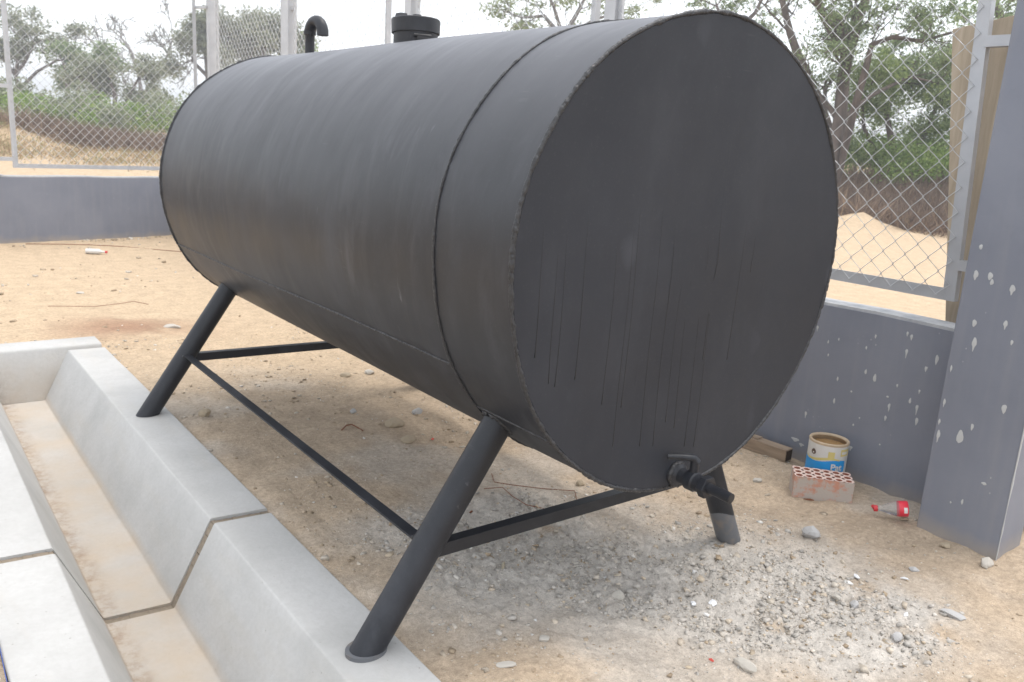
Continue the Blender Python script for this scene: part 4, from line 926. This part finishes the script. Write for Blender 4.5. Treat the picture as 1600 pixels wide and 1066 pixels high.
# --- big tree behind the right-hand fence
dT = 21.0; T = lambda x, y, dz=0: P(x, y, dT + dz)
base = ground_pt(1308, dT); 
tree('big spreading tree with dark forking trunk behind the right fence', base, [
    ([base, T(1300, 250), T(1312, 190), T(1318, 120), T(1326, 80)], .20, .14),
    ([T(1326, 80), T(1338, 40), T(1352, 0), T(1362, -60, .5), T(1370, -130, 1)], .15, .07),
    ([T(1326, 80), T(1302, 50), T(1284, 20), T(1272, -20, -1), T(1250, -90, -1.5)], .15, .06),
    ([base, T(1296, 210, .5), T(1272, 140, .8), T(1248, 90, 1), T(1234, 50, 1), T(1222, 0, 1.2), T(1215, -60, 1.5)], .17, .06),
    ([base, T(1335, 170, -.5), T(1352, 110, -1), T(1362, 70, -1), T(1395, 58, -1.2), T(1440, 65, -1.5), T(1490, 50, -2)], .11, .03),
    ([T(1312, 190), T(1360, 150, .4), T(1420, 120, .8), T(1465, 130, 1.2)], .07, .025)],
    'leaf_green', 30000, .044, .56, 'bark', 2, .7, .10, 1.05, .42, .010)
# --- low leafy tree mass right of it (fills under the crown)
cen = []; 
base2 = ground_pt(1400, 23)
ex = [P(rng.uniform(1325, 1560), rng.uniform(120, 260), rng.uniform(22, 25)) for _ in range(60)]
ex = [q for q in ex if True]
tree('light green leafy tree right of the big forking trunk', base2, [([base2, P(1395, 230, 23), P(1385, 180, 23), P(1400, 130, 23)], .12, .05), ([base2, P(1440, 220, 23.5), P(1470, 150, 23.5)], .10, .04), ([base2, P(1350, 200, 23), P(1345, 150, 22.5)], .08, .03)],
     'leaf_pale_green', 26000, .048, .68, 'bark', 1, .7, .1, .8, .6, .01, extra=ex)
tree('tree standing farther right behind the formwork board', ground_pt(1640, 24), [([ground_pt(1640, 24), P(1630, 180, 24), P(1600, 90, 24), P(1560, 20, 24), P(1530, -40, 24)], .2, .07), ([P(1630, 180, 24), P(1680, 60, 25), P(1700, -60, 25)], .12, .05), ([P(1600, 90, 24), P(1540, 80, 23), P(1480, 95, 23)], .07, .03)],
     'leaf_green', 9000, .07, .45, 'bark', 2, .7, .1, 1.0, .5, .01)
# --- pale thin-leaved tree above the tank
b3 = ground_pt(885, 36)
tree('thin pale leaved tree showing above the middle of the tank', b3, [([b3, P(885, 150, 36), P(880, 60, 36), P(850, 25, 36), P(815, 28, 36)], .2, .05), ([P(880, 60, 36), P(905, 15, 36), P(925, -25, 36)], .12, .05), ([P(880, 60, 36), P(930, 30, 37), P(968, 20, 37)], .1, .04), ([P(880, 60, 36), P(865, 10, 35), P(850, -20, 35)], .1, .04)],
     'leaf_pale', 2600, .10, .55, 'twig_grey', 2, .75, .05, 1.1, .4, .012)
b3 = ground_pt(1130, 30)
tree('small leafy tree showing above the tank top near the rim', b3, [([b3, P(1130, 150, 30), P(1140, 60, 30), P(1120, 10, 30)], .15, .05), ([P(1140, 60, 30), P(1180, 20, 30), P(1200, -20, 30)], .1, .04)], 'leaf_green', 2600, .08, .5, 'bark', 2, .75, .05, .9, .4, .012)
# --- trees at left
b4 = ground_pt(35, 46)
tree('open crowned acacia at the far left behind the fence', b4, [([b4, P(30, 140, 46), P(24, 118, 46), P(40, 95, 46), P(52, 70, 46)], .16, .06), ([P(24, 118, 46), P(8, 95, 46), P(-15, 72, 46)], .12, .05), ([P(30, 140, 46), P(58, 112, 46.5), P(88, 95, 47), P(112, 92, 47)], .1, .04), ([P(24, 118, 46), P(30, 80, 46), P(25, 55, 46)], .1, .04)],
     'leaf_olive', 6500, .10, .62, 'bark', 2, .75, .08, 1.0, .45, .012)
b5 = ground_pt(112, 44)
tree('leafy green tree right of the open acacia at left', b5, [([b5, P(105, 135, 44), P(100, 105, 44)], .12, .05), ([b5, P(125, 130, 44), P(140, 115, 44)], .1, .04)], 'leaf_green', 6000, .10, .62, 'bark', 2, .7, .05, .95, .5, .012)
b6 = ground_pt(225, 50)
tree('grey leafless tree between the acacia and the dark evergreens', b6, [([b6, P(222, 150, 50), P(215, 110, 50), P(205, 80, 50), P(190, 60, 50)], .15, .05), ([P(222, 150, 50), P(250, 115, 50), P(262, 85, 50), P(270, 60, 50)], .12, .04), ([P(215, 110, 50), P(180, 92, 50), P(160, 80, 50)], .09, .04), ([P(250, 115, 50), P(280, 108, 50), P(292, 95, 50)], .06, .03)],
     'leaf_olive', 700, .07, .5, 'twig_grey', 3, .6, .06, 1.1, .5, .024)
b7 = ground_pt(180, 40)
tree('dark bushy tree below the leafless tree', b7, [([b7, P(180, 150, 40), P(170, 120, 40)], .14, .05), ([b7, P(205, 145, 40), P(215, 125, 40)], .1, .05), ([b7, P(150, 140, 40), P(140, 118, 40)], .1, .05)], 'leaf_olive', 7000, .085, .55, 'bark', 2, .7, .02, .75, .55, .012)
for px, lab_ in ((325, 'dense olive evergreen behind the corner post'), (415, 'dense olive evergreen left of the wide fence post')):
    b8 = ground_pt(px, 48); tree(lab_, b8, [([b8, P(px, 120, 48), P(px - 4, 85, 48), P(px, 65, 48)], .18, .06), ([P(px, 120, 48), P(px + 25, 90, 48), P(px + 28, 78, 48)], .12, .05), ([P(px, 120, 48), P(px - 25, 95, 48), P(px - 20, 80, 48)], .12, .05)],
        'leaf_olive', 8500, .12, .75, 'bark', 2, .6, .05, 1.0, .7, .012)
b8 = ground_pt(470, 52); tree('bright green tree top beside the vent pipe', b8, [([b8, P(470, 120, 52), P(472, 85, 52)], .15, .05)], 'leaf_bright', 1800, .12, .6, 'bark', 2, .6, .05, .9, .7, .012)
# --- thicket on the bank, one mass
def bank_pts(n, a0, a1, d0, d1, dens=None):
    px = rng.uniform(a0, a1, n); dp = rng.uniform(d0, d1, n)
    q = CAM[None] + (FWD[None] + RIG[None] * ((px - 800) / FPX)[:, None]) * dp[:, None]
    q[:, 2] = H(q[:, 0], q[:, 1]); return q, px
def thicket(label, a0, a1, d0, d1, nc, rad_, nl, size, matn, zmul=1.0, h0=.3):
    q, px = bank_pts(nc, a0, a1, d0, d1); q = q[fbm(q[:, 0], q[:, 1], .5, 2, 55) > -.28]
    q[:, 2] += rng.uniform(.1, 1.0, len(q)) * rad_ * zmul + h0
    V, F = leaves(q, rad_ * rng.uniform(.5, 1.2, len(q)), nl, size, .5, .75)
    o = bulk('thicket', V, F, MAT[matn]); tag(o, label, 'thicket', None, 'stuff')
thicket('patchy green thicket on the bank behind the far wall', -120, 420, 28, 36, 90, .85, 22000, .075, 'leaf_bright', 1.3, .1)
thicket('dull olive scrub mixed into the bank behind the far wall', -120, 420, 27, 38, 60, .80, 12000, .075, 'leaf_olive', 1.8, .2)
thicket('green thicket on the bank behind the middle of the side fence', 420, 1250, 28, 36, 90, .85, 14000, .10, 'leaf_bright', 1.0, .2)
thicket('green thicket on the bank below the big tree, right', 1250, 1720, 22.5, 27, 80, .75, 34000, .046, 'leaf_bright', 1.1, .3)
def blades(label, a0, a1, d0, d1, n, h_, matn, name, clumps=260, spread=.5, lean=.5):
    q, px = bank_pts(clumps, a0, a1, d0, d1); k = rng.integers(0, len(q), n); c = q[k] + rng.normal(0, spread, (n, 3)) * np.array([1, 1, 0]); c[:, 2] = H(c[:, 0], c[:, 1]) - .02
    hh = (h_ * rng.uniform(.35, 1.25, n))[:, None]; dirv = rng.normal(0, lean, (n, 3)); dirv[:, 2] = 1; dirv /= np.linalg.norm(dirv, axis=1)[:, None]
    s = np.cross(dirv, rng.normal(size=(n, 3))); s /= np.linalg.norm(s, axis=1)[:, None]; wv = (rng.uniform(.005, .012, n))[:, None]
    top = c + dirv * hh; midp = c + dirv * hh * .55 + rng.normal(0, .03, (n, 3))
    V = np.stack([c - s * wv, c + s * wv, midp + s * wv * .8, midp - s * wv * .8, top, top + s * .002], 1).reshape(-1, 3); i = np.arange(n)[:, None] * 6
    F = np.concatenate([i + np.array([[0, 1, 2, 3]]), i + np.array([[3, 2, 5, 4]])]); o = bulk(name, V, F, MAT[matn]); tag(o, label, 'dry brush', None, 'stuff')
blades('brown dry brush along the bank behind the right fence', 1240, 1700, 19.0, 24, 40000, .70, 'dry_brush', 'dry_brush', 220, .45, .95)
blades('brown dry brush along the bank behind the far wall', 40, 460, 24, 28, 26000, .62, 'dry_brush', 'dry_brush', 26, .55, .9)
blades('straw coloured dry grass on the sandy slope behind the far wall', -150, 430, 20, 29, 22000, .17, 'dry_blades', 'dry_grass', 300, .35, .9)
blades('dry grass on the bank behind the middle of the side fence', 430, 1240, 20, 29, 12000, .5, 'dry_blades', 'dry_grass', 260, .5, .6)

# ------------------------------------------------------------------ thin dusty haze over the whole place
b = MB(); b.box((0, 200, 5.0), (1400, 1100, 24)); hz = b.build('haze'); tag(hz, None, None, None, 'stuff')
m_ = bpy.data.materials.new('haze'); m_.use_nodes = True; m_.node_tree.nodes.clear(); pv = m_.node_tree.nodes.new('ShaderNodeVolumePrincipled'); ho = m_.node_tree.nodes.new('ShaderNodeOutputMaterial')
pv.inputs['Color'].default_value = (.93, .95, .98, 1); pv.inputs['Density'].default_value = .0038; pv.inputs['Anisotropy'].default_value = .2; m_.node_tree.links.new(pv.outputs[0], ho.inputs['Volume']); hz.data.materials.append(m_)
